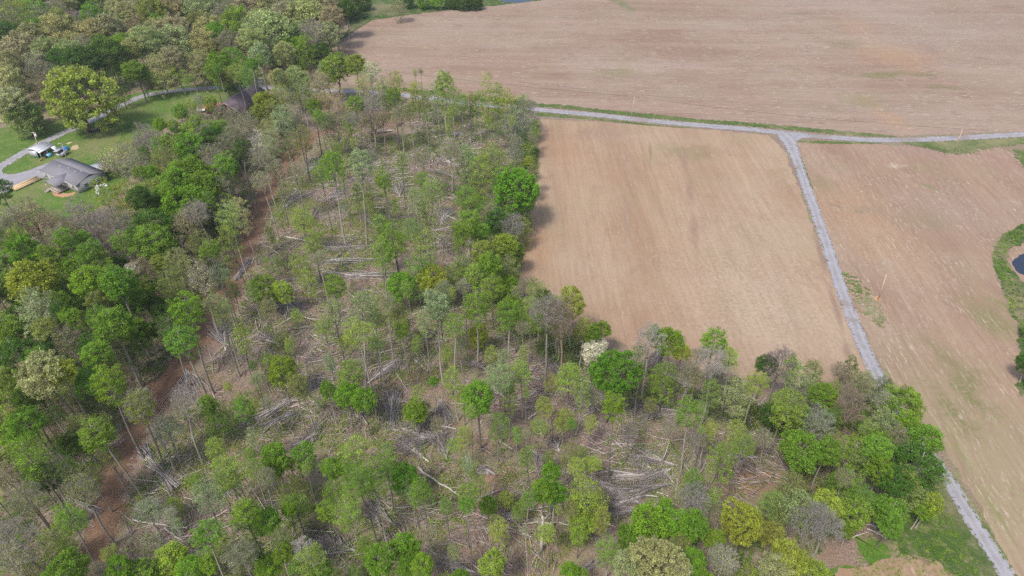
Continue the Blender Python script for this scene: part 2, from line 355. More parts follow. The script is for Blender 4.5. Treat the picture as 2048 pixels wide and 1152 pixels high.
def sheet(name, pix, mat, z, step=1.2, amp=.35, seed=0):
    pts = jit_poly(pix, step, amp, seed); me = bpy.data.meshes.new(name)
    me.from_pydata([(x,y,z) for x,y in pts], [], [list(range(len(pts)))]); me.update()
    if me.polygons[0].normal.z < 0: me.flip_normals()
    me.materials.append(mat); o = link(name, me); tag(o, kind='structure'); return o
def strip(name, pix, width, mat, z, step=1.0, seed=0, jit=.0, world=None, kind='structure'):
    r = np.random.default_rng(seed); W = [(*P(x,y)[:2], (wd if (wd:=(rest[0] if rest else None)) else width)) for (x,y,*rest) in pix] if world is None else world
    c = catmull(W, step); n = len(c); d = np.gradient(c[:,:2],axis=0); d /= np.linalg.norm(d,axis=1)[:,None]; nn = np.stack([-d[:,1],d[:,0]],1)
    K = 5; off = np.linspace(-.5,.5,K); wd = c[:,2]*(1+r.normal(size=n)*jit)
    V = np.zeros((n,K,3)); V[:,:,:2] = c[:,None,:2]+nn[:,None,:]*off[None,:,None]*wd[:,None,None]; V[:,:,2]=z
    s = np.concatenate([[0],np.cumsum(np.linalg.norm(np.diff(c[:,:2],axis=0),axis=1))])
    i = np.arange(n-1)[:,None]*K; j = np.arange(K-1)[None,:]
    Q = np.stack([i+j+1, i+j, i+K+j, i+K+j+1],-1).reshape(-1,4)
    me = raw_mesh(name, V.reshape(-1,3), Q, mat)
    uv = me.uv_layers.new(name='UVMap'); U = np.zeros((n,K,2)); U[:,:,0]=off+.5; U[:,:,1]=s[:,None]
    li = np.zeros(len(me.loops), np.int32); me.loops.foreach_get('vertex_index', li); uv.data.foreach_set('uv', U.reshape(-1,2)[li].astype(np.float32).ravel())
    if me.polygons[0].normal.z < 0: me.flip_normals()
    o = link(name, me); tag(o, kind=kind); return o

me = bpy.data.meshes.new('ground'); me.from_pydata([(-3000,-800,0),(3000,-800,0),(3000,5000,0),(-3000,5000,0)],[],[(0,1,2,3)]); me.materials.append(M['floor'])
tag(link('ground', me), kind='structure')

FIELD_UP = [(600,150),(640,118),(668,92),(705,65),(745,40),(850,25),(1000,10),(1092,0),(1190,-14),(1300,-60),(1300,-300),(3600,-300),(3200,262),(2200,255),(2048,263),(1960,266),(1800,272),(1700,270),(1600,262),(1500,251),(1400,243),(1300,233),(1200,223),(1090,212),(960,201),(880,190),(800,180),(700,168)]
FIELD_MID = [(1082,238),(1200,244),(1300,251),(1450,262),(1535,271),(1568,300),(1596,370),(1642,500),(1684,605),(1722,700),(1738,745),(1700,790),(1600,770),(1500,760),(1400,745),(1290,715),(1190,655),(1140,615),(1035,585),(1040,520),(1058,450),(1070,380),(1078,300)]
FIELD_RIGHT = [(1595,281),(1650,284),(1820,292),(1860,299),(1900,306),(1950,297),(2000,293),(2030,312),(2080,350),(2100,420),(2040,455),(1995,478),(1985,520),(2000,580),(2030,640),(2040,700),(2046,780),(2160,860),(2600,860),(2800,1400),(2100,1300),(1960,1015),(1912,935),(1855,860),(1782,755),(1742,690),(1700,590),(1642,430),(1602,320)]
sheet('upper_field', FIELD_UP, M['f_up'], .02, 1.0, .22, 1)
sheet('middle_field', FIELD_MID, M['f_mid'], .02, .8, .30, 2)
sheet('right_field', FIELD_RIGHT, M['f_right'], .02, .8, .28, 3)
sheet('lower_field', [(1560,1175),(1640,1150),(1740,1128),(1800,1118),(1880,1130),(1930,1160),(1990,1260),(1500,1260)], M['f_mid'], .045, .6, .3, 4)
sheet('lawn', [(-90,245),(0,256),(60,243),(140,240),(210,205),(290,180),(400,170),(470,165),(530,172),(520,190),(470,200),(395,212),(335,250),(300,290),(262,345),(238,395),(180,425),(100,446),(0,468),(-90,480)], M['lawn'], .02, 1.0, .5, 5)
sheet('roadside_grass', [(508,168),(520,150),(545,138),(590,140),(600,150),(575,170)], M['meadow'], .03, 1, .4, 6)
sheet('meadow', [(668,90),(700,55),(690,30),(720,5),(760,-10),(860,-20),(1000,-12),(1080,-8),(1092,0),(1000,10),(850,25),(745,40),(705,64)], M['meadow'], .03, 1, .5, 7)
sheet('field_corner_grass', [(1785,1075),(1830,1020),(1860,985),(1893,965),(1925,1020),(1975,1105),(2010,1165),(1985,1165),(1925,1158),(1870,1120),(1800,1115)], M['meadow'], .03, .6, .35, 8)
sheet('woodland_grass', [(1700,1070),(1745,1080),(1795,1112),(1760,1140),(1700,1152),(1640,1190),(1600,1180),(1680,1140),(1735,1125),(1715,1095)], M['lawn'], .03, .6, .35, 9)
sheet('pond_bank', [(2046,448),(2010,465),(1988,490),(1985,520),(2003,570),(2022,620),(2035,660),(2043,700),(2046,790),(2300,790),(2300,448)], M['meadow'], .035, .8, .45, 10)
sheet('pond_mud', [(2048,488),(2020,496),(2012,515),(2022,540),(2040,560),(2120,590),(2250,560),(2250,480)], M['f_right'], .045, .6, .3, 12)
def pond(name, pix, seed): return sheet(name, pix, M['water'], .06, .8, .2, seed)
pond('pond', [(2060,505),(2036,509),(2025,521),(2024,530),(2034,542),(2060,556),(2150,560),(2200,530),(2150,500)], 11)
pond('far_pond', [(1006,4),(1040,6),(1070,0),(1110,-8),(1110,-30),(1000,-30),(985,-10)], 13)
# grass strips, thinning out at their edges
M['thin'] = mat_grass('thin_grass',(.08,.15,.03),(.14,.19,.05),(.42,.35,.24),.9,True,1.5,.75)
V_ = lambda n, pix, w_, s, thin=0: strip(n, pix, w_, M['thin' if thin else 'verge'], .05, .8, s, .12)
V_('verge_grass', [(1070,210,3.5),(1120,213,4),(1200,222,3.6),(1290,231,4.4),(1400,242,3.6),(1500,249,4),(1600,258,4),(1700,267,3.6),(1790,273,1.5)], 3.6, 21)
V_('verge_grass', [(1070,228,4),(1110,231,3.2),(1200,239,2.2),(1300,250,1.6),(1380,256,1.0)], 2, 22)
V_('verge_grass', [(1595,283,2),(1630,284,2.5),(1700,286,2),(1760,285,1.5)], 2, 23)
V_('verge_grass', [(1805,284,3),(1860,290,8),(1905,294,13),(1960,288,9),(2048,281,6),(2150,276,6)], 6, 24)
V_('verge_grass', [(2040,300,5),(2062,330,7),(2100,380,8)], 6, 25)
V_('verge_grass', [(1596,310,1.4),(1606,335,1.6),(1625,380,.8)], 1.4, 26)
V_('verge_grass', [(1690,545,3),(1712,575,7),(1735,610,8.5),(1758,640,5),(1762,655,2)], 5, 27, 1)
V_('verge_grass', [(1908,955,1.0),(1950,1020,1.3),(1990,1090,1.4),(2032,1160,1.4)], 1.3, 28)
V_('verge_grass', [(780,176,2),(850,184,3),(920,194,3),(1000,203,3),(1070,210,3)], 3, 29)

LANE = [(-60,352),(-20,344),(15,325),(60,299),(125,267),(175,246),(222,222),(255,205),(292,191),(350,182),(420,176),(480,174),(540,176),(620,181),(700,183),(790,189),(870,198),(950,208),(1030,215),(1090,221),(1200,231),(1300,242),(1400,251),(1500,259),(1560,266),(1610,271),(1660,275),(1740,280),(1820,280),(1920,276),(2048,269),(2200,262),(2400,255)]
strip('gravel_lane', LANE, 4.0, M['road'], .075, 1.0, 31, .02)
strip('side_lane', [(1556,262,3.32),(1573,277,6.17),(1584,297,4.56),(1600,340,3.44),(1622,400,3.35),(1650,480,3.35),(1681,575,3.35),(1711,655,3.27),(1741,725,3.27),(1764,770,3.18),(1805,840,3.10),(1853,905,3.10),(1900,968,3.10),(1940,1035,3.01),(1985,1105,2.92),(2025,1170,2.92),(2070,1250,2.92)], 3.8, M['road'], .10, .8, 32, .02)
sheet('lane_junction', [(1535,262),(1560,270),(1575,287),(1583,297),(1590,285),(1605,277),(1635,274),(1600,267)], M['yard'], .09, .5, .1, 33)
sheet('gravel_yard', [(-60,330),(0,333),(7.4,336),(5,341),(7.4,346.6),(16,350),(32,348),(59,340.7),(82.6,331.8),(94.5,326),(104,327),(100,338),(90,344),(88,357),(78,356),(19,383),(0,389),(-60,410)], M['yard'], .095, .7, .12, 34)
sheet('bare_soil_patch', [(-30,366),(0,367),(6,371),(0,375),(-30,380)], M['f_mid'], .11, .5, .15, 36)
strip('field_track', [(505,178,5),(509,165,6.5),(507,150,3.5),(508,128,2.6),(512,110,2.4)], 4, mat_road('pale_gravel',(.45,.44,.43),(.3,.22,.19),(.5,.47,.45),.6,.35), .055, .8, 35, .1)
sheet('driveway_edge', [(470,178),(500,164),(516,162),(528,172),(545,178),(500,183)], M['yard'], .06, .8, .3, 37)
TRACK = [(665,258,3),(625,275,4),(585,310,5.5),(555,345,6),(530,395,5),(508,450,5),(485,510,5),(466,560,5),(440,620,5),(415,655,5),(370,708,4.6),(335,765,4.8),(300,815,4),(262,880,3.6),(236,930,3.8),(222,980,4),(215,1030,3.6),(195,1085,3.4),(178,1160,3.4),(160,1240,3.4)]
strip('dirt_track', [(x,y,w_*1.6) for x,y,w_ in TRACK], 5, M['track'], .03, 1, 41, .08)
strip('dirt_track_spur', [(700,250,4),(760,245,8),(830,245,9),(900,250,7),(960,252,5)], 7, mat_soil('pale_red_dirt',(.27,.165,.12),(.34,.225,.175),.5), .03, 1, 42, .1)
strip('skid_path', [(868,610,4),(862,640,5),(850,675,5),(838,700,3)], 4, mat_soil('brown_litter',(.24,.145,.10),(.32,.21,.15),.6), .04, 1, 43, .1)
strip('orange_soil', [(1440,990,2),(1480,975,4),(1510,960,4),(1545,950,2)], 3, mat_soil('orange_dirt',(.32,.19,.10),(.42,.28,.17),.5), .04, .6, 44, .1)
# ------------------------------------------------------------ tree prototypes (unit crown: radius 1 about the origin)
def unit(v): return v/(np.linalg.norm(v)+1e-9)
def bez(a, c, b_, n):
    t = np.linspace(0,1,n)[:,None]; return (1-t)**2*a+2*t*(1-t)*c+t*t*b_
def make_crown(key, seed, cz=1.0, zb=1.1, M=60, nlimb=7, per=55, leaf=.10, blob=.19, low=-.45, shell=.45, twig=3, lead=.05, limb=.026, spread=1.0, up=1.0, twl=.22, dome=1.0, tw=.0035):
    """limbs, branches and twigs reaching out to M clumps inside a lobed ellipsoid, leaves round each clump"""
    r = np.random.default_rng(seed); g = Geo(); lf = Geo(); tones = []
    K = r.normal(size=(9,3)); K /= np.linalg.norm(K,axis=1)[:,None]; A = r.uniform(-.22,.30,9)
    def env(d): return 1+np.sum(A*np.maximum(0,K@d)**5)
    tg = []
    tries = 0
    while len(tg) < M and tries < M*80:
        tries += 1
        d = unit(r.normal(size=3))
        if d[2] < low and r.random() < .85: continue
        q = (shell+(1-shell)*r.random()**.5)*env(d)
        sx = dome if d[2] > 0 else 1.0
        t = np.array([d[0]*q*spread, d[1]*q*spread, (d[2]*q)*cz*sx])
        if tg and min(np.linalg.norm((t-u)/np.array([1,1,cz])) for u in tg) < .95*blob: continue
        tg.append(t)
    tg = np.array(tg)
    L0 = np.array([0,0,-zb]); L1 = np.array([r.uniform(-.12,.12), r.uniform(-.12,.12), cz*.62])
    mid = (L0+L1)/2+np.array([*r.normal(0,.07,2),0]); leadp = bez(L0, mid, L1, 9)
    g.tube(leadp, np.linspace(lead, lead*.22, 9), 5)
    # limbs aim at spread out clumps
    az = np.arctan2(tg[:,1], tg[:,0]); limbs = [leadp]
    for k in range(nlimb):
        a = 2*math.pi*(k+r.uniform(-.3,.3))/nlimb
        sel = np.argmin(np.abs(np.angle(np.exp(1j*(az-a))))*1.2+r.random(len(tg))*.9)
        t = tg[sel]*r.uniform(.75,.95); s0 = leadp[min(7,int(r.uniform(.1,.75)*8))]
        if s0[2] > t[2]-.1: s0 = leadp[max(0,int(((t[2]-.35*cz+zb)/(cz*.62+zb))*8)) if t[2]-.35*cz > -zb else 0]
        c = s0+(t-s0)*.45+np.array([0,0,-.10*abs(t[2]-s0[2])])+r.normal(0,.06,3)
        p = bez(s0, c, t, 7); p[1:-1] += r.normal(0,.015,(5,3)); limbs.append(p)
        g.tube(p, np.linspace(limb*1.15, limb*.28, 7), 4)
    LP = np.vstack(limbs)
    for t in tg:
        dd = np.linalg.norm(LP-t,axis=1)+np.maximum(0,LP[:,2]-t[2]+.05)*1.5
        s0 = LP[int(np.argmin(dd))]
        if np.linalg.norm(t-s0) > .06:
            c = s0+(t-s0)*.5+np.array([0,0,-.06])+r.normal(0,.04,3); g.tube(bez(s0,c,t,4), np.linspace(limb*.42, limb*.14, 4), 3, cap=False)
        out = unit((t-np.array([0,0,-.4*zb]))*np.array([1,1,.8]))
        for _ in range(twig):
            e = t+unit(out+r.normal(0,.65,3))*twl*r.uniform(.6,1.3); m_ = (t+e)/2+r.normal(0,.02,3)
            g.tube([t,m_,e], [tw*1.5,tw*1.1,tw*.6], 3, cap=False)
            if tw > .0034 and twig > 4:
                for _ in range(3):
                    e2 = m_+unit(unit(e-t)+r.normal(0,.5,3))*twl*r.uniform(.4,.8); g.tube([m_,e2], [tw*.8,tw*.5], 3, cap=False)
        if per:
            n = max(4, int(per*r.uniform(.6,1.3))); bl = blob*r.uniform(.8,1.25)
            c = r.normal(size=(n,3)); c /= np.linalg.norm(c,axis=1)[:,None]; c *= (r.random(n)**.4)[:,None]*bl
            c[:,2] = c[:,2]*.75; c += t; lf.leaves(c, leaf, r, up)
            tones.append(np.repeat(np.clip(r.normal(.5,.22)+(c[:,2]-t[2])/bl*.10,0,1), 4))
    bm = g.mesh(key+'_branches', M_BARK, True)
    lm = None
    if per: lm = lf.mesh(key+'_leaves', M_LEAF, tone=np.concatenate(tones))
    return bm, lm, dict(cz=cz, zb=zb, lead=lead)
M_BARK = M['bark']; M_LEAF = M['leaf']
SPEC = {   # several variants of every kind of tree
 'R': [dict(M=120,per=72,leaf=.086,blob=.20,cz=c,zb=c*1.05,nlimb=9,lead=.055,twig=2,low=-.75,shell=.42,dome=d_) for c,d_ in ((1.2,.8),(1.4,.7),(1.1,.85),(1.6,.65),(1.3,.75),(1.5,.6),(.95,.9),(1.8,.6),(1.25,1.0))],
 'O': [dict(M=260,per=60,leaf=.066,blob=.125,cz=.95,zb=1.0,nlimb=14,lead=.07,limb=.035,twig=2,shell=.5,low=-.75) for _ in range(3)],
 'T': [dict(M=88,per=56,leaf=.088,blob=.21,cz=c,zb=c*1.02,nlimb=9,low=-.5,lead=.055,limb=.026,twig=3,shell=.28,dome=.6) for c in (1.6,2.0,1.8,2.3,1.5)],
 'A': [dict(M=96,per=42,leaf=.076,blob=.23,cz=c,zb=c*1.05,nlimb=9,low=-.75,lead=.05,limb=.024,twig=3,shell=.22,tw=.0034,dome=.7) for c in (1.7,2.2,2.7,3.0,2.4,1.9,1.5,2.0)],
 'C': [dict(M=76,per=28,leaf=.13,blob=.32,cz=c,zb=c*1.05,nlimb=12,low=-.95,lead=.045,limb=.02,twig=3,shell=.2,tw=.006) for c in (2.6,3.2,3.8,2.2)],
 'B': [dict(M=95,per=0,cz=c,zb=1.9,nlimb=12,low=-.45,lead=.06,limb=.03,twig=9,shell=.3,twl=.32,tw=.0042) for c in (1.3,1.6,1.1,1.45)],
 'V': [dict(M=92,per=15,leaf=.085,blob=.24,cz=c,zb=1.9,nlimb=10,low=-.5,lead=.06,limb=.03,twig=7,shell=.3,twl=.3,tw=.004) for c in (1.3,1.55,1.15)],
 'S': [dict(M=50,per=40,leaf=.15,blob=.27,cz=.75,zb=.8,nlimb=6,low=-.3,lead=.03,limb=.018,twig=1) for _ in range(4)],
 'K': [dict(M=120,per=32,leaf=.11,blob=.16,cz=1.9,zb=2.0,nlimb=8,low=-.95,lead=.05,limb=.012,twig=2,shell=.3) for _ in range(1)],
}
PROTO = {}
sd_ = 100
for k, lst in SPEC.items():
    PROTO[k] = []
    for s_ in lst:
        sd_ += 7; PROTO[k].append(make_crown('crown_'+k, sd_, **s_))
def trunk_mesh(seed):
    r = np.random.default_rng(seed); n = 9; t = np.linspace(0,1,n)
    p = np.stack([np.sin(t*math.pi)*r.uniform(-1.4,1.4)+np.sin(t*2*math.pi)*r.uniform(-.6,.6), np.sin(t*math.pi)*r.uniform(-1.4,1.4), t],1)
    # x, y are in trunk radii, z in trunk lengths; rings stay level so that the bole keeps its width when stretched
    g = Geo(); sides = 8; rad = np.interp(t, [0,.03,.1,1], [1.35,1.12,1,.66]); ang = np.linspace(0,2*math.pi,sides,endpoint=False)
    V = np.zeros((n,sides,3)); V[:,:,0] = p[:,0:1]+rad[:,None]*np.cos(ang); V[:,:,1] = p[:,1:2]+rad[:,None]*np.sin(ang); V[:,:,2] = t[:,None]
    V[0,:,2] = -.01
    i = np.arange(n-1)[:,None]*sides; j = np.arange(sides)[None,:]; k = (j+1)%sides
    g.add(V.reshape(-1,3), np.stack([i+j,i+k,i+sides+k,i+sides+j],-1).reshape(-1,4)); return g.mesh('trunk', M['bark'], True)
TRUNKS = [trunk_mesh(i) for i in range(7)]

CL = dict(G=(.190,.345,.034), D=(.085,.178,.028), Y=(.285,.370,.055), L=(.325,.440,.060), P=(.415,.455,.195), N=(.385,.365,.190),
          S=(.285,.380,.155), W=(.66,.64,.50), E=(.21,.185,.165), M=(.265,.315,.085), F=(.165,.350,.028), U=(.18,.145,.14), X=(.280,.400,.078))
CW = dict(G='bright green', D='dark green', Y='yellow green', L='lime green', P='pale olive', N='tan budding', S='silvery green', W='white blossoming',
          E='bare grey', M='olive brown', F='vivid green', U='bare purplish', X='soft green')
TRW = catmull([(*P(x,y)[:2], w_) for x,y,w_ in TRACK], 2)
LNW = catmull([(*P(x,y)[:2], 4.2) for x,y in LANE], 3)
SDW = catmull([(*P(x,y)[:2], 4) for x,y in [(1573,277),(1600,340),(1622,400),(1650,480),(1681,575),(1711,655),(1741,725),(1764,770),(1805,840),(1853,905),(1900,968),(1940,1035),(1985,1105),(2025,1170)]], 3)
TREES = []   # every tree placed: dict(x, y, r, h, type, col)
def add_tree(px, py, rpx, typ, col, h=None, rng=RNG, world=None, lean=None):
    """px, py: where the middle of the crown shows in the photograph, rpx its half width there"""
    k = int(rng.integers(len(PROTO[typ]))); bmesh_, lmesh, pr = PROTO[typ][k]
    cz = pr['cz']
    h0 = h
    if world is None:
        h = h0 if h0 else 18
        rpx *= 1.1
        for _ in range(4):
            r_ = rpx/pxm(py, h*.85)
            if h0 is None:
                h = {'R':max(6,min(20,3.2*r_+5)),'O':2.0*r_+2,'T':22,'A':19,'C':16,'B':16,'V':16,'S':1.7*r_,'K':4.4*r_}[typ]
            hc = max(h-r_*cz, r_*cz*.75)
        x, y, _ = P(px, py, max(h-r_, hc))
        for f_ in (1, .88, 1.12, .76, 1.24, .64):     # no trunk stands on the dirt track or a lane
            h2 = h*f_; hc2 = max(h2-r_*cz, r_*cz*.75); x2, y2, _ = P(px, py, max(h2-r_, hc2))
            if all(((W_[:,0]-x2)**2+(W_[:,1]-y2)**2 > (W_[:,2]*k_)**2).all() for W_, k_ in ((TRW,.85),(LNW,.7),(SDW,.7))):
                h, hc, x, y = h2, hc2, x2, y2; break
    else: x, y, r_ = world; hc = max(h-r_*cz, r_*cz*.75)
    bole = hc-pr['zb']*r_
    sz = 1.0
    if bole < .3: bole = 0.0
    TREES.append(dict(x=x, y=y, r=r_, hc=hc, h=h, typ=typ, k=k, col=col, bole=bole, listed=world is None, px=px, py=py, lean=lean))
    return TREES[-1]
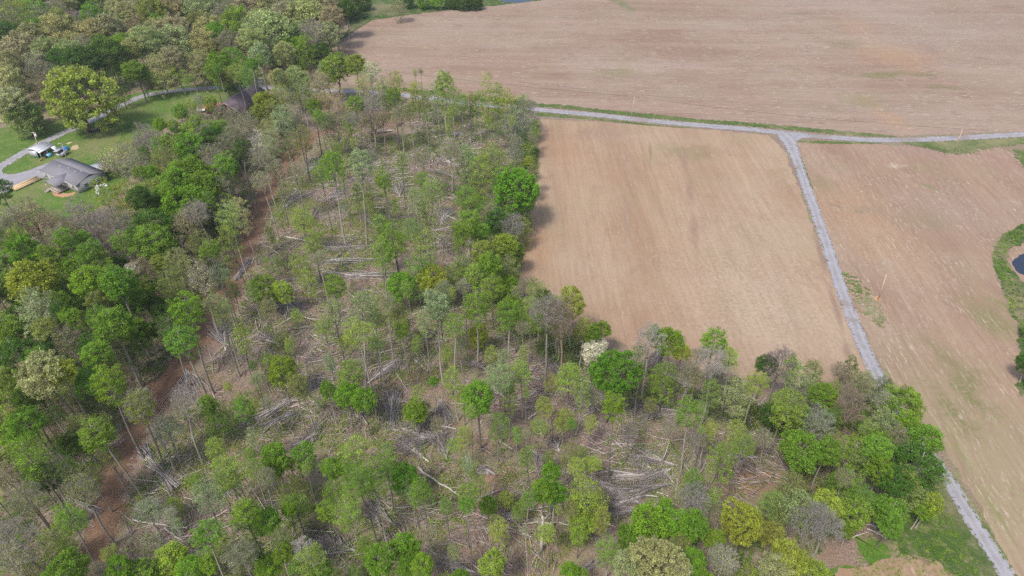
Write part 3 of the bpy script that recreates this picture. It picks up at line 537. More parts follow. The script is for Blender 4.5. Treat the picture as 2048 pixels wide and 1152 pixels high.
# crowns read from the photograph: x y half-width type colour [height]
CATALOG = """
# far wood
90 20 30 B U; 160 45 34 B U; 195 28 28 B E; 30 25 34 V M; 40 50 34 A M; 72 46 22 R G; 118 38 22 R M; 130 46 13 R G; 10 60 24 R D; 60 64 28 R P 20; 30 90 34 R N 20; 125 60 32 R P; 190 56 28 R N; 216 52 28 R N
246 18 20 R P; 205 32 12 R D; 222 18 16 R N; 305 27 31 O Y 20; 250 37 14 R P; 272 50 22 V N; 307 44 24 R P; 355 46 25 R N; 365 20 14 R D; 400 14 30 R P; 415 46 26 R P; 442 52 28 V U; 476 40 30 R G; 492 14 30 R N
60 110 20 R N; 34 125 14 R P; 88 86 22 R P; 118 106 30 R D; 158 118 30 R D; 205 104 33 R D; 242 80 20 R G; 262 88 20 R P; 290 80 27 R P; 337 74 34 R P; 402 64 26 R P; 428 58 20 R G; 350 112 19 R N 18; 315 118 24 A P; 268 132 20 R G; 8 152 36 R P
75 142 24 V E; 88 168 22 V N; 35 205 34 R M; 15 190 26 R P; 62 225 18 R G 8; 440 118 26 R G; 395 108 22 A P; 467 108 26 A G; 408 148 16 S G; 325 158 16 S G; 300 160 16 S D; 478 138 20 R G 9; 445 148 18 R G 9; 380 130 18 A N 14; 350 145 16 S G
155 197 70 O Y 23; 287 163 13 B E 9; 230 150 18 A D 16
537 63 40 R P 22; 592 34 30 R P; 570 30 30 R N; 622 30 38 R P 22; 648 14 22 R N; 668 30 20 R N; 690 12 18 R D; 588 86 28 R G 16; 632 64 22 B E; 656 62 22 R P 16; 642 96 16 R D 10; 620 108 17 R D 9; 530 16 32 R N; 510 40 26 R P; 607 70 18 A G
704 8 20 R D 12; 728 4 14 R D 8; 845 2 14 R G 7; 872 4 14 S F; 905 2 16 R D 8; 930 5 14 R D 7; 950 4 14 R D 7; 798 10 15 V M 12; 815 -2 14 R D 8
340 10 24 R N; 60 -6 30 R N; 280 -8 30 R P; 450 -8 30 R P; 540 -14 34 R P; 610 -12 30 R N; 130 -14 30 V E; 205 -12 28 R G; 375 -14 26 R P; 660 -12 22 R D; 5 18 22 V U; 165 85 16 V E; 460 80 20 V E; 500 80 20 R P; 520 105 22 R P; 560 100 20 R P; 545 125 14 S G; 575 118 16 R M 12
# trees along the lane
588 137 23 R P 20; 556 150 16 R P 18; 617 152 18 A M 20; 645 150 16 A N; 672 122 25 R Y 20; 650 128 18 R P; 712 126 20 R Y 20; 738 128 27 A P 22; 716 160 14 A P; 766 150 17 A P; 790 148 17 A P 18; 640 178 18 A N; 670 175 22 A N 18; 600 175 20 A M
887 142 21 T G 24; 832 163 11 A L; 868 162 17 A P; 905 182 15 A M; 850 190 14 A M; 925 200 14 A X; 787 182 14 T G 22; 710 200 15 T G 20; 697 222 14 A G; 624 203 14 T G 20; 640 212 11 T G; 975 172 15 C L; 995 178 15 C L; 1015 188 18 A L; 1040 200 22 A L 16; 960 190 14 A X; 1050 222 26 B E 14; 1030 240 26 V S 14; 1065 250 16 A X 9; 940 185 12 A P
560 215 20 A S 22; 555 180 18 A Y 18; 590 230 20 V E; 650 228 17 A S 18; 740 215 22 B E 18; 740 240 20 V N 12; 706 240 12 B E 18; 672 250 17 V E 14; 527 200 18 R Y 16; 545 210 18 R D 12; 530 240 18 A M; 800 225 14 V E; 820 215 12 A M; 765 232 14 V N; 600 260 18 A M
517 284 22 V W 18; 505 290 20 A W 16; 470 270 24 V E; 450 290 20 V E; 540 260 18 A P; 575 275 16 A M
# around the houses
498 238 18 V P 13; 462 232 16 V E 11; 512 222 15 R Y 14; 440 222 15 V P 10
372 212 22 A Y 16;  375 262 24 R G 16; 350 275 20 A M; 392 240 22 V E 14; 420 200 12 R Y 10; 430 256 18 V P 10; 284 268 22 B E 12; 302 285 24 B E 14; 250 297 26 V E 10; 226 322 26 V P 9; 300 345 16 R G 12; 290 372 28 A X 14; 397 200 12 V S 9; 272 328 22 V P 12; 246 372 22 A M 10;  262 372 24 A P; 215 402 24 A Y 6; 405 275 22 V E; 320 300 18 A M
# left wood
370 288 30 R G 20; 352 328 30 R G 20; 385 345 38 R G 20; 410 370 30 R G; 345 370 32 R G 20; 375 400 36 R G 20; 330 400 26 R D; 295 437 34 R D 20; 308 482 30 R G 18; 330 500 24 R G; 445 318 20 T G 24; 420 310 20 V E; 420 340 20 B E; 455 350 18 A M 20; 476 392 18 A P 22; 455 410 20 A X 20; 455 452 20 A Y 20; 400 418 19 B E 20; 372 442 22 V N 18; 420 494 19 T G 24; 395 470 20 A M 16; 440 370 16 V E
60 430 32 V N 18; 112 440 22 V N; 20 440 26 V E; 170 438 32 B E; 215 452 32 B E; 246 482 30 B E 14; 110 475 22 V E; 10 460 26 V E; 168 424 18 A Y 6; 200 480 28 B U 12; 270 470 24 V E 14; 130 462 22 V M 14; 250 440 20 V E
45 500 32 R G; 95 512 22 R Y 14; 145 492 22 R D; 190 512 22 R M 14; 65 545 38 R Y 22; 18 550 30 R D; 118 562 24 R G; 185 556 30 R G 22; 235 558 34 R G 24; 272 562 26 R G; 265 527 12 A W 16; 155 520 22 R G 16; 225 520 20 R D; 290 530 20 V N 16; 330 545 24 A M 18
60 602 36 A S 22; 150 602 22 R D; 182 582 18 R G; 222 642 38 R G 24; 258 592 30 R G; 268 650 24 R G; 312 602 18 R D; 360 602 26 T G 26; 366 655 30 T G 26; 430 600 20 A S 22; 400 545 26 V P 20; 340 515 20 A M; 440 540 18 A S 18; 330 640 20 A D 16; 462 560 12 A G 12
28 690 32 R D; 60 642 20 R G; 96 652 20 R G; 140 672 26 V E; 190 700 25 R G 22; 92 726 38 R P 24; 70 760 26 R P; 125 745 24 R Y 22; 160 752 28 T G 24; 205 746 28 T G 24; 14 762 28 R Y; 10 802 22 R Y; 46 804 22 V N; 90 790 20 V E; 52 842 30 R G 20; 140 832 30 A M 20; 205 842 28 T G 22; 262 795 24 A Y 20; 286 802 24 V E 20; 355 805 24 B E 18; 407 797 17 R G 12; 482 797 20 T G 16; 432 832 28 A G 10; 475 660 14 C L 16; 440 612 18 A X 18; 330 850 24 V S 12; 170 790 24 A D 18; 110 810 22 A D 16; 250 690 22 A D 16; 290 660 20 R D 16; 25 620 22 R D; 100 610 20 V M
45 884 36 A G 24; 20 940 26 V N 18; 90 935 26 V E 22; 150 885 28 R D 16; 195 868 24 R G 18; 125 1024 28 A G 16; 30 1062 40 B E 22; 105 1126 32 R G 18; 232 1120 24 R G 16; 275 1138 26 R G 14; 332 1130 28 R L 12; 375 1128 24 R G 14; 400 1060 26 T G 22; 418 1100 18 R G 14; 482 1002 26 T G 20; 478 1076 26 A N 18; 442 912 26 A L 16; 432 885 20 A L 16; 455 945 22 A L 12; 392 960 24 A S 18; 60 990 26 V E 20; 10 1100 30 V E 20; 170 930 20 A M 14; 60 935 24 A D 18; 90 1060 26 A X 14; 20 1000 24 A D 14; 160 970 24 V E 14; 50 1130 30 V M 16; 190 1140 16 V E 12; 125 925 24 A D 16; 210 900 16 A M 14; 290 1020 22 V S 10; 300 1085 26 V E 10; 95 965 20 R D 12; 130 1070 16 A X 10
# clearing, upper part
660 303 23 T G 30; 705 298 20 T S 30; 770 345 14 T G 24; 710 365 14 A G 16; 860 368 20 A X 22; 830 382 18 A S 24; 850 395 16 A X 22; 850 308 16 V E 18; 935 300 24 A S 16; 980 310 24 A X 14; 1030 290 18 V S 12; 960 340 24 A X 14; 900 300 18 V E 16; 985 285 18 A M 14; 1055 300 16 A G 9; 1058 280 14 V E 9
1032 378 41 O F 17; 940 425 19 T G 18; 925 452 18 T G 18; 960 462 18 R G 14; 965 400 20 A G 12; 995 440 22 R D 12; 1025 448 18 B S 12; 1006 482 20 R Y 14; 960 492 20 R Y 16; 985 522 24 R G 16; 950 545 22 R X 14; 866 548 25 R Y 14; 905 535 20 A Y 12; 930 520 18 A X 12; 880 590 20 A G 20; 1015 520 20 A M 12; 1018 560 18 R G 10; 1000 350 22 A X 12; 930 380 20 A G 10
788 463 34 A G 22; 830 500 30 A G 20; 760 490 24 A G 20; 800 555 22 R G 12; 850 470 22 A X 22; 815 440 18 A X 24; 750 440 14 A X 22; 600 432 18 A L 14; 595 502 20 A L 14; 612 540 18 A L 12; 625 470 18 A X 16; 522 560 27 R Y 12; 565 572 16 R L 10; 660 565 19 T G 20; 640 520 14 V E 16; 560 420 14 A X 14; 680 330 12 A X 20; 640 330 14 A X 22; 590 340 14 V E 18; 550 330 14 V E 20; 530 360 16 V E 20; 530 310 15 V E 20; 740 310 12 V S 18; 800 310 12 A X 16; 790 400 10 A G 12; 735 400 9 A X 14
# clearing, middle
660 592 24 A S 24; 700 600 28 A S 26; 720 642 24 A X 26; 745 610 16 A X 22; 807 655 14 T G 14; 640 640 18 A L 18; 872 600 26 T S 24; 850 615 16 A S 22; 900 640 18 A G 22; 950 580 25 T G 22; 1020 620 20 T G 22; 955 658 16 R L 9; 555 724 24 R L 13; 585 760 16 A M 16; 605 762 18 A M 16; 702 730 24 A G 16; 655 770 15 R F 12; 690 785 24 R F 12; 728 795 20 R G 12; 828 766 14 A L 14; 830 812 20 R G 10; 910 735 19 A L 16; 867 762 9 R F 9; 925 772 14 A L 12; 957 780 28 R G 18; 1002 745 24 A S 20; 992 828 18 A G 16; 930 860 16 A L 16; 750 680 14 A X 18; 690 670 14 A X 14; 770 600 16 V E 18; 790 620 14 A M 14; 925 690 16 V E 14; 890 690 12 A L 12; 530 610 16 V M 12; 560 660 16 A M 10; 600 620 12 A L 18; 1050 660 12 V E 18; 730 730 10 V E 14; 870 850 14 V E 14
# clearing, lower part
540 900 26 R G 14; 556 925 16 R G 12; 602 910 22 R G 12; 546 945 18 R G 12; 700 893 31 A L 16; 765 898 24 A G 18; 660 935 18 R G 12; 725 948 28 A G 20; 750 960 20 A G 18; 808 942 26 R F 11; 580 960 32 A M 12; 585 992 22 A G 12; 575 1012 12 R G 12; 648 1010 18 T G 14; 700 1000 24 A G 18; 848 972 22 A G 16; 930 985 20 A G 16; 935 1000 14 T G 18; 975 1002 16 R G 8; 1010 992 12 R X 7; 998 1035 18 A L 10; 540 1030 24 R G 14; 562 1060 22 A M 14; 600 1090 18 B W 12; 624 1110 27 A X 16; 560 1110 22 R G 12; 724 1072 18 A G 12; 540 1130 22 R G 10; 755 1112 28 R G 14; 815 1088 26 R F 12; 810 1125 20 R G 12; 850 1122 22 R G 16; 980 1118 27 R L 12; 520 960 16 V E 16; 660 970 20 A G 14; 510 1090 20 A D 12; 640 1150 20 R G 12; 700 1140 14 A X 8; 890 1150 16 A G 10; 945 935 10 A X 12; 960 950 16 A X 12
1105 942 18 R F 13; 1085 975 24 R F 14; 1108 980 22 R F 12; 1055 985 16 A G 14; 1160 928 16 A L 16; 1180 925 16 A L 14; 1168 972 30 A L 16; 1200 985 18 A L 12; 1170 1030 22 R L 10; 1205 1010 18 A Y 14; 1062 900 16 A G 14; 1130 900 18 A M 14; 1100 900 12 A G 10; 1040 1010 13 A G 7; 1160 1060 16 A L 9; 1140 1010 14 A M 12
1385 948 22 A F 14; 1390 985 26 B S 12; 1430 982 18 A L 10; 1440 885 24 A G 20; 1485 880 20 A Y 18; 1300 1045 32 R F 12; 1350 1045 26 R G 11; 1392 1052 30 R F 12; 1330 1018 14 R G 9; 1487 1045 40 O Y 12; 1222 1085 25 A G 12; 1305 1118 44 O P 15; 1360 1135 26 R P 14; 1250 1130 24 R P 14; 1385 1120 22 R G 12; 1450 1118 24 V S 10; 1140 1140 19 R F 9; 1170 1150 12 R G 8; 1255 1065 22 R G 9; 1430 1070 20 R G 9
# belt along the middle field
1030 592 24 T G 18; 1058 632 18 A L 18; 1095 622 27 B E 22; 1130 628 27 B N 22; 1147 600 25 R Y 16; 1165 648 18 A L 14; 1182 662 18 R G 12; 1205 657 15 R G 10; 1183 703 20 R W 11; 1203 684 13 R W 9; 1222 742 39 O F 17; 1143 728 21 A L 18; 1160 760 18 A X 16; 1275 690 17 A S 14; 1297 664 12 R L 14; 1310 660 10 R G 13; 1302 675 22 B S 18; 1345 682 24 R G 16; 1365 705 16 R L 14; 1335 722 26 A G 16; 1285 742 14 V M 14; 1434 674 24 T G 20; 1390 702 14 V E 14; 1375 742 18 V E 16; 1395 740 16 A P 14; 1430 730 24 B S 18; 1475 710 20 A L 18; 1428 768 20 A X 16; 1475 772 25 A S 20; 1520 762 22 A L 20; 1535 716 19 R D 13; 1046 728 18 A L 16; 1020 770 18 A G 16; 1240 798 21 T G 22; 1390 822 26 A G 18; 1130 830 18 A L 10; 1185 835 12 A L 9; 1090 800 16 A L 12; 1075 840 14 A L 12; 1185 790 14 V E 10; 1300 800 12 A M 10; 1340 850 14 B E 12; 1400 870 16 B E 12; 1260 860 14 B E 10; 1100 760 14 A M 12; 1420 850 18 A L 12; 1480 850 18 A L 12; 1060 590 18 A X 20; 1120 590 18 A X 18; 1090 590 18 R D 12; 1120 650 18 V M 12; 1075 560 16 A G 16; 985 560 20 A G 16
# lower right wood
1590 728 20 A X 14; 1562 722 24 B U 14; 1592 706 11 A L 12; 1616 744 24 A S 14; 1640 732 22 A M 13; 1575 788 31 A Y 18; 1645 780 23 R G 13; 1660 792 16 A L 12; 1704 732 16 K M 11; 1702 795 28 B N 14; 1740 752 21 A P 12; 1800 808 32 R G 13; 1766 835 30 A S 15; 1770 875 24 R G 12; 1848 880 34 R G 15; 1640 840 28 V S 13; 1720 862 20 A L 11; 1610 828 24 R G 11; 1822 850 24 R G 13; 1550 830 20 R D 8; 1690 745 20 V N 12; 1725 770 18 V M 12; 1760 790 16 V S 12; 1800 870 22 V E 13
1600 893 33 R G 14; 1708 885 24 A G 15; 1752 892 24 R G 15; 1850 915 38 R D 16; 1772 930 24 R G 14; 1710 938 29 A G 15; 1672 950 14 A G 10; 1790 955 26 R D 13; 1832 965 28 R M 12; 1600 1000 30 A S 13; 1662 1000 24 R L 11; 1710 1015 30 R L 11; 1790 1002 28 R G 11; 1868 995 22 R Y 10; 1618 1040 34 B S 12; 1655 1045 28 B S 11; 1580 1108 36 R Y 12; 1782 1040 20 R G 9; 1625 1142 26 R Y 9; 1555 1140 24 R P 10; 1500 880 14 V E 10; 1655 900 22 R G 12; 1690 960 18 V E 12; 1880 950 18 A M 10; 1740 850 18 A X 12; 1850 1010 18 R G 8; 1740 980 20 A G 12; 1820 930 22 A X 14; 1540 870 16 V E 10; 1670 860 20 A X 12; 1700 1060 12 R G 6; 2066 720 18 R D 8; 2068 650 14 R G 6; 2066 590 12 S D; 2070 765 16 S D
# foreground edge
60 1175 34 R G 14; 150 1180 24 V M 12; 460 1160 26 A M 12; 920 1165 22 R G 10; 1060 1180 20 R G 9; 1250 1185 28 R P 12; 1410 1165 26 R G 10; 1500 1150 28 A Y 9; 700 1185 24 R G 10; 300 1180 28 R G 12
"""
for line_ in CATALOG.splitlines():
    if line_.startswith('#'): continue
    for e in line_.split(';'):
        q = e.split()
        if q: add_tree(float(q[0]), float(q[1]), float(q[2]), q[3], q[4], float(q[5]) if len(q)>5 else None)

def vnoise(x, y, cell, seed):
    r = np.random.default_rng(seed); G = r.random((256,256)); fx, fy = x/cell, y/cell
    ix, iy = np.floor(fx).astype(int), np.floor(fy).astype(int); u, v = fx-ix, fy-iy; u = u*u*(3-2*u); v = v*v*(3-2*v)
    g = lambda a,b_: G[a%256, b_%256]
    return (g(ix,iy)*(1-u)+g(ix+1,iy)*u)*(1-v)+(g(ix,iy+1)*(1-u)+g(ix+1,iy+1)*u)*v
def fbm(x, y, cell, seed): return .55*vnoise(x,y,cell,seed)+.3*vnoise(x,y,cell/2.3,seed+1)+.15*vnoise(x,y,cell/5,seed+2)
HEAPS = """712 1103 632 1078 .5 95;858 925 800 884 .34 60;894 922 880 868 .45 70;900 866 800 893 .5 80;640 862 585 905 .42 60;783 972 752 943 .4 40;994 952 955 940 .3 30;765 1063 735 1008 .3 40;792 1053 742 1012 .25 30
950 1146 880 1128 .35 50;1354 932 1262 912 .42 80;1350 936 1290 962 .4 60;1286 1020 1203 1032 .3 60;1285 1009 1210 992 .35 60;1350 968 1240 990 .22 50;1322 970 1235 1000 .3 50;1190 962 1250 995 .35 50;1510 917 1445 914 .35 30;1225 803 1170 782 .35 40
1361 824 1262 814 .22 60;1360 829 1270 834 .2 50;1137 762 1090 722 .3 45;1118 770 1085 790 .5 40;650 843 622 866 .5 50;880 798 890 856 .5 70;735 768 795 728 .28 80;912 859 820 846 .3 60;980 745 930 722 .35 45;994 790 975 762 .6 50;1012 800 985 775 .6 50
752 456 728 432 .4 40;880 452 897 420 .5 50;912 357 868 343 .3 30;372 738 380 802 .4 55;452 702 440 645 .55 70;447 1000 478 968 .5 40;730 500 660 492 .3 60;700 485 660 500 .6 50;800 395 790 365 .6 35;610 350 640 320 .6 50;740 345 720 315 .6 45;870 275 925 268 .3 40;790 262 740 268 .3 40;905 330 880 310 .5 35
560 690 520 670 .5 40;575 600 590 640 .6 50;1050 1035 1000 1040 .35 40;560 430 600 380 .5 40;1330 690 1300 745 .4 30;655 400 690 380 .5 40;370 480 350 500 .5 20;1300 900 1262 930 .6 60;1120 905 1100 880 .7 45;1060 900 1085 930 .5 45;520 1040 560 1010 .4 30;1730 1050 1755 1060 .5 20"""
BUNDLES = """277 896 352 972 12 45;512 845 645 762 13 60;592 826 520 858 9 30;787 783 785 862 22 70;472 563 498 520 9 40;1384 778 1310 738 8 14;1016 300 1034 318 12 22;137 994 203 1029 7 16;690 552 790 550 14 24;640 524 770 522 12 26;650 500 735 496 14 34;1160 1141 1190 1124 5 7;1174 1143 1202 1125 5 7
640 545 740 560 10 16;500 1040 470 1062 10 16;590 900 640 868 12 26;1210 955 1330 955 18 30;1225 1015 1290 990 14 26;860 880 800 860 12 26;350 985 310 930 14 40"""
HEAPPX = []
for t in (HEAPS+";"+BUNDLES).replace("\n",";").split(";"):
    q = [float(v) for v in t.split()]; HEAPPX += [((q[0]*(1-k)+q[2]*k),(q[1]*(1-k)+q[3]*k)) for k in (.1,.4,.7,1)]
# fill between them: zones given as ground outlines in the photograph
def inside(x, y, poly):
    c = False; n = len(poly); j = n-1
    for i in range(n):
        xi,yi = poly[i]; xj,yj = poly[j]
        if (yi>y)!=(yj>y) and x < (xj-xi)*(y-yi)/(yj-yi)+xi: c = not c
        j = i
    return c
ZW = lambda pix: [P(*p)[:2] for p in pix]
Z_FAR = ZW([(-120,245),(0,250),(60,236),(110,215),(200,205),(250,190),(300,176),(400,166),(498,162),(498,100),(520,100),(520,140),(600,135),(655,92),(690,60),(700,0),(720,-70),(-120,-70)])
Z_LEFT = ZW([(-120,500),(0,480),(120,460),(200,440),(250,400),(290,340),(340,290),(400,240),(520,200),(600,240),(560,320),(515,380),(490,450),(470,510),(450,560),(420,620),(390,655),(345,708),(310,765),(275,815),(225,880),(205,930),(195,980),(180,1030),(160,1085),(140,1240),(-160,1240)])
Z_CLEAR = ZW([(660,250),(800,225),(1000,235),(1060,260),(1050,380),(1010,520),(1060,620),(1200,710),(1300,760),(1500,800),(1640,850),(1560,960),(1450,1020),(1250,1040),(1150,1100),(1000,1240),(230,1240),(245,1030),(300,900),(360,800),(440,700),(490,600),(520,450),(560,370)])
Z_BELT = ZW([(1040,290),(1078,300),(1060,450),(1030,600),(1130,640),(1200,700),(1400,790),(1600,820),(1780,800),(1890,930),(1870,1000),(1690,1060),(1560,1170),(1240,1170),(1300,1040),(1500,1050),(1620,900),(1400,830),(1200,790),(1000,660),(960,560),(990,420)])
def bbox(z): a = np.array(z); return a.min(0), a.max(0)
def fill(zone, want, rr, hh, types, cols, gap, rng, cond=None, maxtry=6000):
    lo, hi = bbox(zone); n = 0
    for _ in range(maxtry):
        if n >= want: break
        x, y = rng.uniform(lo[0],hi[0]), rng.uniform(lo[1],hi[1])
        if not inside(x,y,zone) or (cond and not cond(x,y)): continue
        r_ = rng.uniform(*rr); h = rng.uniform(*hh)
        qx, qy = PIX(x,y,h*.8)
        if not (-40 < qx < 2088 and -30 < qy < 1200): continue
        if 0 <= qx < 275 and 225 < qy < 432 or 390 < qx < 530 and 150 < qy < 245 or 200 < qx < 350 and 180 < qy < 250: continue
        if qx > 1790: continue
        if qx < 760 and any(math.hypot(qx-u[0], qy-u[1]) < 17 for u in LANEPX): continue
        gx, gy = PIX(x,y,0)
        if any(math.hypot(qx-u[0], qy-u[1]) < 28 or math.hypot(gx-u[0], gy-u[1]) < 22 for u in TRKPX): continue
        if any(math.hypot(qx-u[0], qy-u[1]) < 20 for u in HEAPPX): continue
        if any((t['x']-x)**2+(t['y']-y)**2 < (gap*(t['r']+r_))**2 for t in TREES): continue
        typ = types[int(rng.integers(len(types)))]; col = cols[int(rng.integers(len(cols)))]
        if typ in 'BV' and rng.random() < .8: col = 'E'
        add_tree(qx, qy, 0, typ, col, h, rng, world=(x,y,r_)); n += 1
    return n
TRKPX = [(a[0]+(b_[0]-a[0])*t, a[1]+(b_[1]-a[1])*t) for a,b_ in zip(TRACK[:-1],TRACK[1:]) for t in (0,.33,.66)]
LANEPX = [(a[0]+(b_[0]-a[0])*t, a[1]+(b_[1]-a[1])*t-2) for a,b_ in zip(LANE[:-1],LANE[1:]) for t in (0,.33,.66)]
rf = np.random.default_rng(5)
nf = [fill(Z_FAR, 60, (4.2,7), (15,20), 'RRRVAR', 'PPPGMDNG', .72, rf),
      fill(Z_LEFT, 95, (1.6,2.9), (13,21), 'RTARTR', 'GGDMGX', .76, rf),
      fill(Z_BELT, 34, (1.2,2.2), (7,12), 'RAAV', 'GDXML', .8, rf),
      fill(Z_CLEAR, 145, (.6,1.5), (5,18), 'AACAVCA', 'XSLGXGX', 1.0, rf, lambda x,y: fbm(np.array([x]),np.array([y]),16,61)[0] > .47),
]
print('filled', nf, 'trees', len(TREES))

TREE_OBJS = []
def build_trees():
    for t in TREES:
        r = t['r']; cz = PROTO[t['typ']][t['k']][2]['cz']; zb = PROTO[t['typ']][t['k']][2]['zb']; lead = PROTO[t['typ']][t['k']][2]['lead']
        bmesh_, lmesh, _ = PROTO[t['typ']][t['k']]
        jx, jy, jz = RNG.uniform(.84,1.16), RNG.uniform(.84,1.16), RNG.uniform(.88,1.12)
        name = {'S':'shrub','K':'cedar_tree','B':'bare_tree','V':'bare_tree','C':'sapling'}.get(t['typ'], 'broadleaf_tree')
        if t['r'] < 1.6 and t['typ'] in 'AC': name = 'sapling'
        elif t['typ'] in 'AT': name = 'slender_tree'
        if t['col'] == 'W': name = 'blossoming_tree'
        e = empty(name, (t['x'], t['y'], 0), RNG.uniform(0, 6.28)); e.rotation_euler[0], e.rotation_euler[1] = RNG.normal(0,.035,2) if t['bole'] > 0 else (0,0); t['obj'] = e; t['name'] = name
        pale = RNG.random(); bk = np.array((.46,.42,.37))*(.42+.62*pale) if t['typ'] != 'O' else np.array((.22,.19,.16))
        if t['typ'] in 'BV': bk = np.array({'U':(.33,.28,.28),'S':(.42,.41,.37),'N':(.33,.26,.20),'W':(.55,.53,.50),'M':(.34,.31,.22)}.get(t['col'], (.40,.365,.325)))*RNG.uniform(.8,1.15)
        if t['bole'] > 0:
            tr = link('trunk', TRUNKS[int(RNG.integers(7))], e); R = lead*r/.66
            tr.scale = (R, R, t['bole']); tr.color = (*bk,1)
        b_ = link('branches', bmesh_, e, (0,0,t['hc'])); b_.scale = (r*jx,r*jy,(t['hc']/zb if t['bole']<=0 else r)); b_.color = (*bk,1)
        if lmesh is not None:
            c = np.array((.36,.42,.065) if t['typ']=='O' and t['px']==155 else CL['M' if t['col']=='E' else t['col']])*RNG.uniform(.86,1.14)*(np.array([RNG.uniform(.86,1.16),1,RNG.uniform(.8,1.2)]) if t['col'] != 'W' else 1)
            l_ = link('crown', lmesh, e, (0,0,t['hc'])); l_.scale = (r*jx,r*jy,r*(jz if t['bole']>0 else 1)); l_.color = (*np.clip(c,0,1),1)
        else: b_.name = 'branches'
build_trees()
# ------------------------------------------------------------ undergrowth and litter (nobody could count it)
def off_track(x, y, pad):
    for W_, ex in ((TRW, .5), (LNW, .8), (SDW, .8)):
        d = np.sqrt((W_[:,0][None]-x[:,None])**2+(W_[:,1][None]-y[:,None])**2)-W_[:,2][None]*ex
        if W_ is TRW: ok = d.min(1) > pad
        else: ok &= d.min(1) > pad
    return ok
def inside_np(x, y, poly):
    c = np.zeros(len(x), bool); n = len(poly); j = n-1
    for i in range(n):
        xi,yi = poly[i]; xj,yj = poly[j]
        m = ((yi>y)!=(yj>y)) & (x < (xj-xi)*(y-yi)/((yj-yi) or 1e-9)+xi); c ^= m; j = i
    return c
def scatter(zone, n, rng, dens=None, pad=.3):
    lo, hi = bbox(zone); x = rng.uniform(lo[0],hi[0],n*4); y = rng.uniform(lo[1],hi[1],n*4)
    m = inside_np(x,y,zone)
    v = PIX(x,y,0); m &= (v[0]>-60)&(v[0]<2110)&(v[1]>-60)&(v[1]<1260)
    x, y = x[m], y[m]
    if dens is not None: k = rng.random(len(x)) < dens(x,y); x, y = x[k], y[k]
    k = off_track(x,y,pad); x, y = x[k], y[k]
    return x[:n], y[:n]
def undergrowth(name, zone, n, per, rad, hgt, leaf, cols, wts, rng, dens=None, label='', colcell=9, pad=.3):
    g = Geo(); x, y = scatter(zone, n, rng, dens, pad); m = len(x)
    R = rng.uniform(*rad,m); Hh = rng.uniform(*hgt,m)*rng.uniform(.6,1.2,m)
    ci = np.clip((vnoise(x,y,colcell,77)*.75+rng.random(m)*.5-.12),0,.999); cum = np.cumsum(wts)/np.sum(wts); idx = np.searchsorted(cum, ci)
    idx = np.clip(idx,0,len(cols)-1); base = np.array([CL[c] if isinstance(c,str) else c for c in cols])[idx]*rng.uniform(.75,1.2,(m,1))
    k = np.repeat(np.arange(m), per); q = rng.normal(size=(len(k),3)); q /= np.linalg.norm(q,axis=1)[:,None]; q *= (rng.random(len(k))**.45)[:,None]
    C = np.stack([x[k]+q[:,0]*R[k], y[k]+q[:,1]*R[k], np.abs(q[:,2])*Hh[k]+.05],1)
    g.leaves(C, leaf, rng, .8, .7, base[k]*rng.uniform(.8,1.2,(len(k),1)))
    o = g.obj(name, M['under']); tag(o, label, 'undergrowth', kind='stuff'); return o
ru = np.random.default_rng(31)
green_d = lambda cell, lo, hi, a=0.05, b_=1.0, s=5: (lambda x,y: a+(b_-a)*np.clip((fbm(x,y,cell,s)-lo)/(hi-lo),0,1))
undergrowth('undergrowth', Z_FAR, 2600, 24, (1.2,3.0), (1.5,5.5), .62, ['D','G','M','P'], [4,3,3,2], ru, None, 'dark leafy undergrowth filling the gaps of the far wood')
undergrowth('undergrowth', Z_LEFT, 7500, 26, (.6,1.6), (.6,3.0), .27, ['D','G','M',(.12,.09,.06),'X'], [5,4,4,3,2], ru, green_d(14,.3,.55,.35,1), 'dark leafy undergrowth on the floor of the left wood')
undergrowth('undergrowth', Z_BELT, 7500, 26, (.5,1.3), (.5,2.8), .24, ['G','D','M','L','X'], [4,3,3,2,3], ru, green_d(10,.38,.55,.25,1), 'mixed green undergrowth below the trees beside the middle field')
undergrowth('undergrowth', Z_CLEAR, 15000, 20, (.5,1.5), (.3,1.7), .21, ['X','L','G','M','F'], [5,4,4,3,1], ru, green_d(13,.40,.58,.12,1), 'patchy low green growth on the felled clearing', pad=1.0)
undergrowth('dead_brush', Z_CLEAR, 4200, 18, (.4,1.2), (.2,1.0), .20, [(.26,.19,.15),(.36,.28,.22),(.15,.115,.105),(.30,.23,.21)], [1,1,1,1], ru, green_d(11,.42,.62,.2,1,s=15), 'dry leaves and brown brush lying over the clearing')
undergrowth('roadside_weeds', ZW([(760,172),(1070,205),(1072,232),(1000,238),(820,225),(700,215)]), 700, 22, (.5,1.2), (.4,1.6), .3, ['G','D','L'], [2,1,1], ru, None, 'green weeds along the gravel lane behind the clearing', pad=.2)
undergrowth('meadow_tufts', ZW([(1893,965),(1925,1020),(1975,1105),(2000,1160),(1700,1170),(1720,1070),(1830,1020)]), 900, 18, (.2,.5), (.08,.22), .11, ['F','G','L'], [2,2,1], ru, None, 'tufts of grass in the corner beside the side lane', pad=.1)
undergrowth('bank_tufts', ZW([(2046,448),(2010,465),(1988,490),(1985,520),(2003,570),(2022,620),(2035,660),(2048,700),(2100,700),(2060,620),(2030,560),(2012,520),(2024,490),(2060,480)]), 500, 18, (.3,.8), (.15,.6), .2, ['G','D','L'], [2,1,1], ru, None, 'rough grass growing round the small pond', pad=.1)
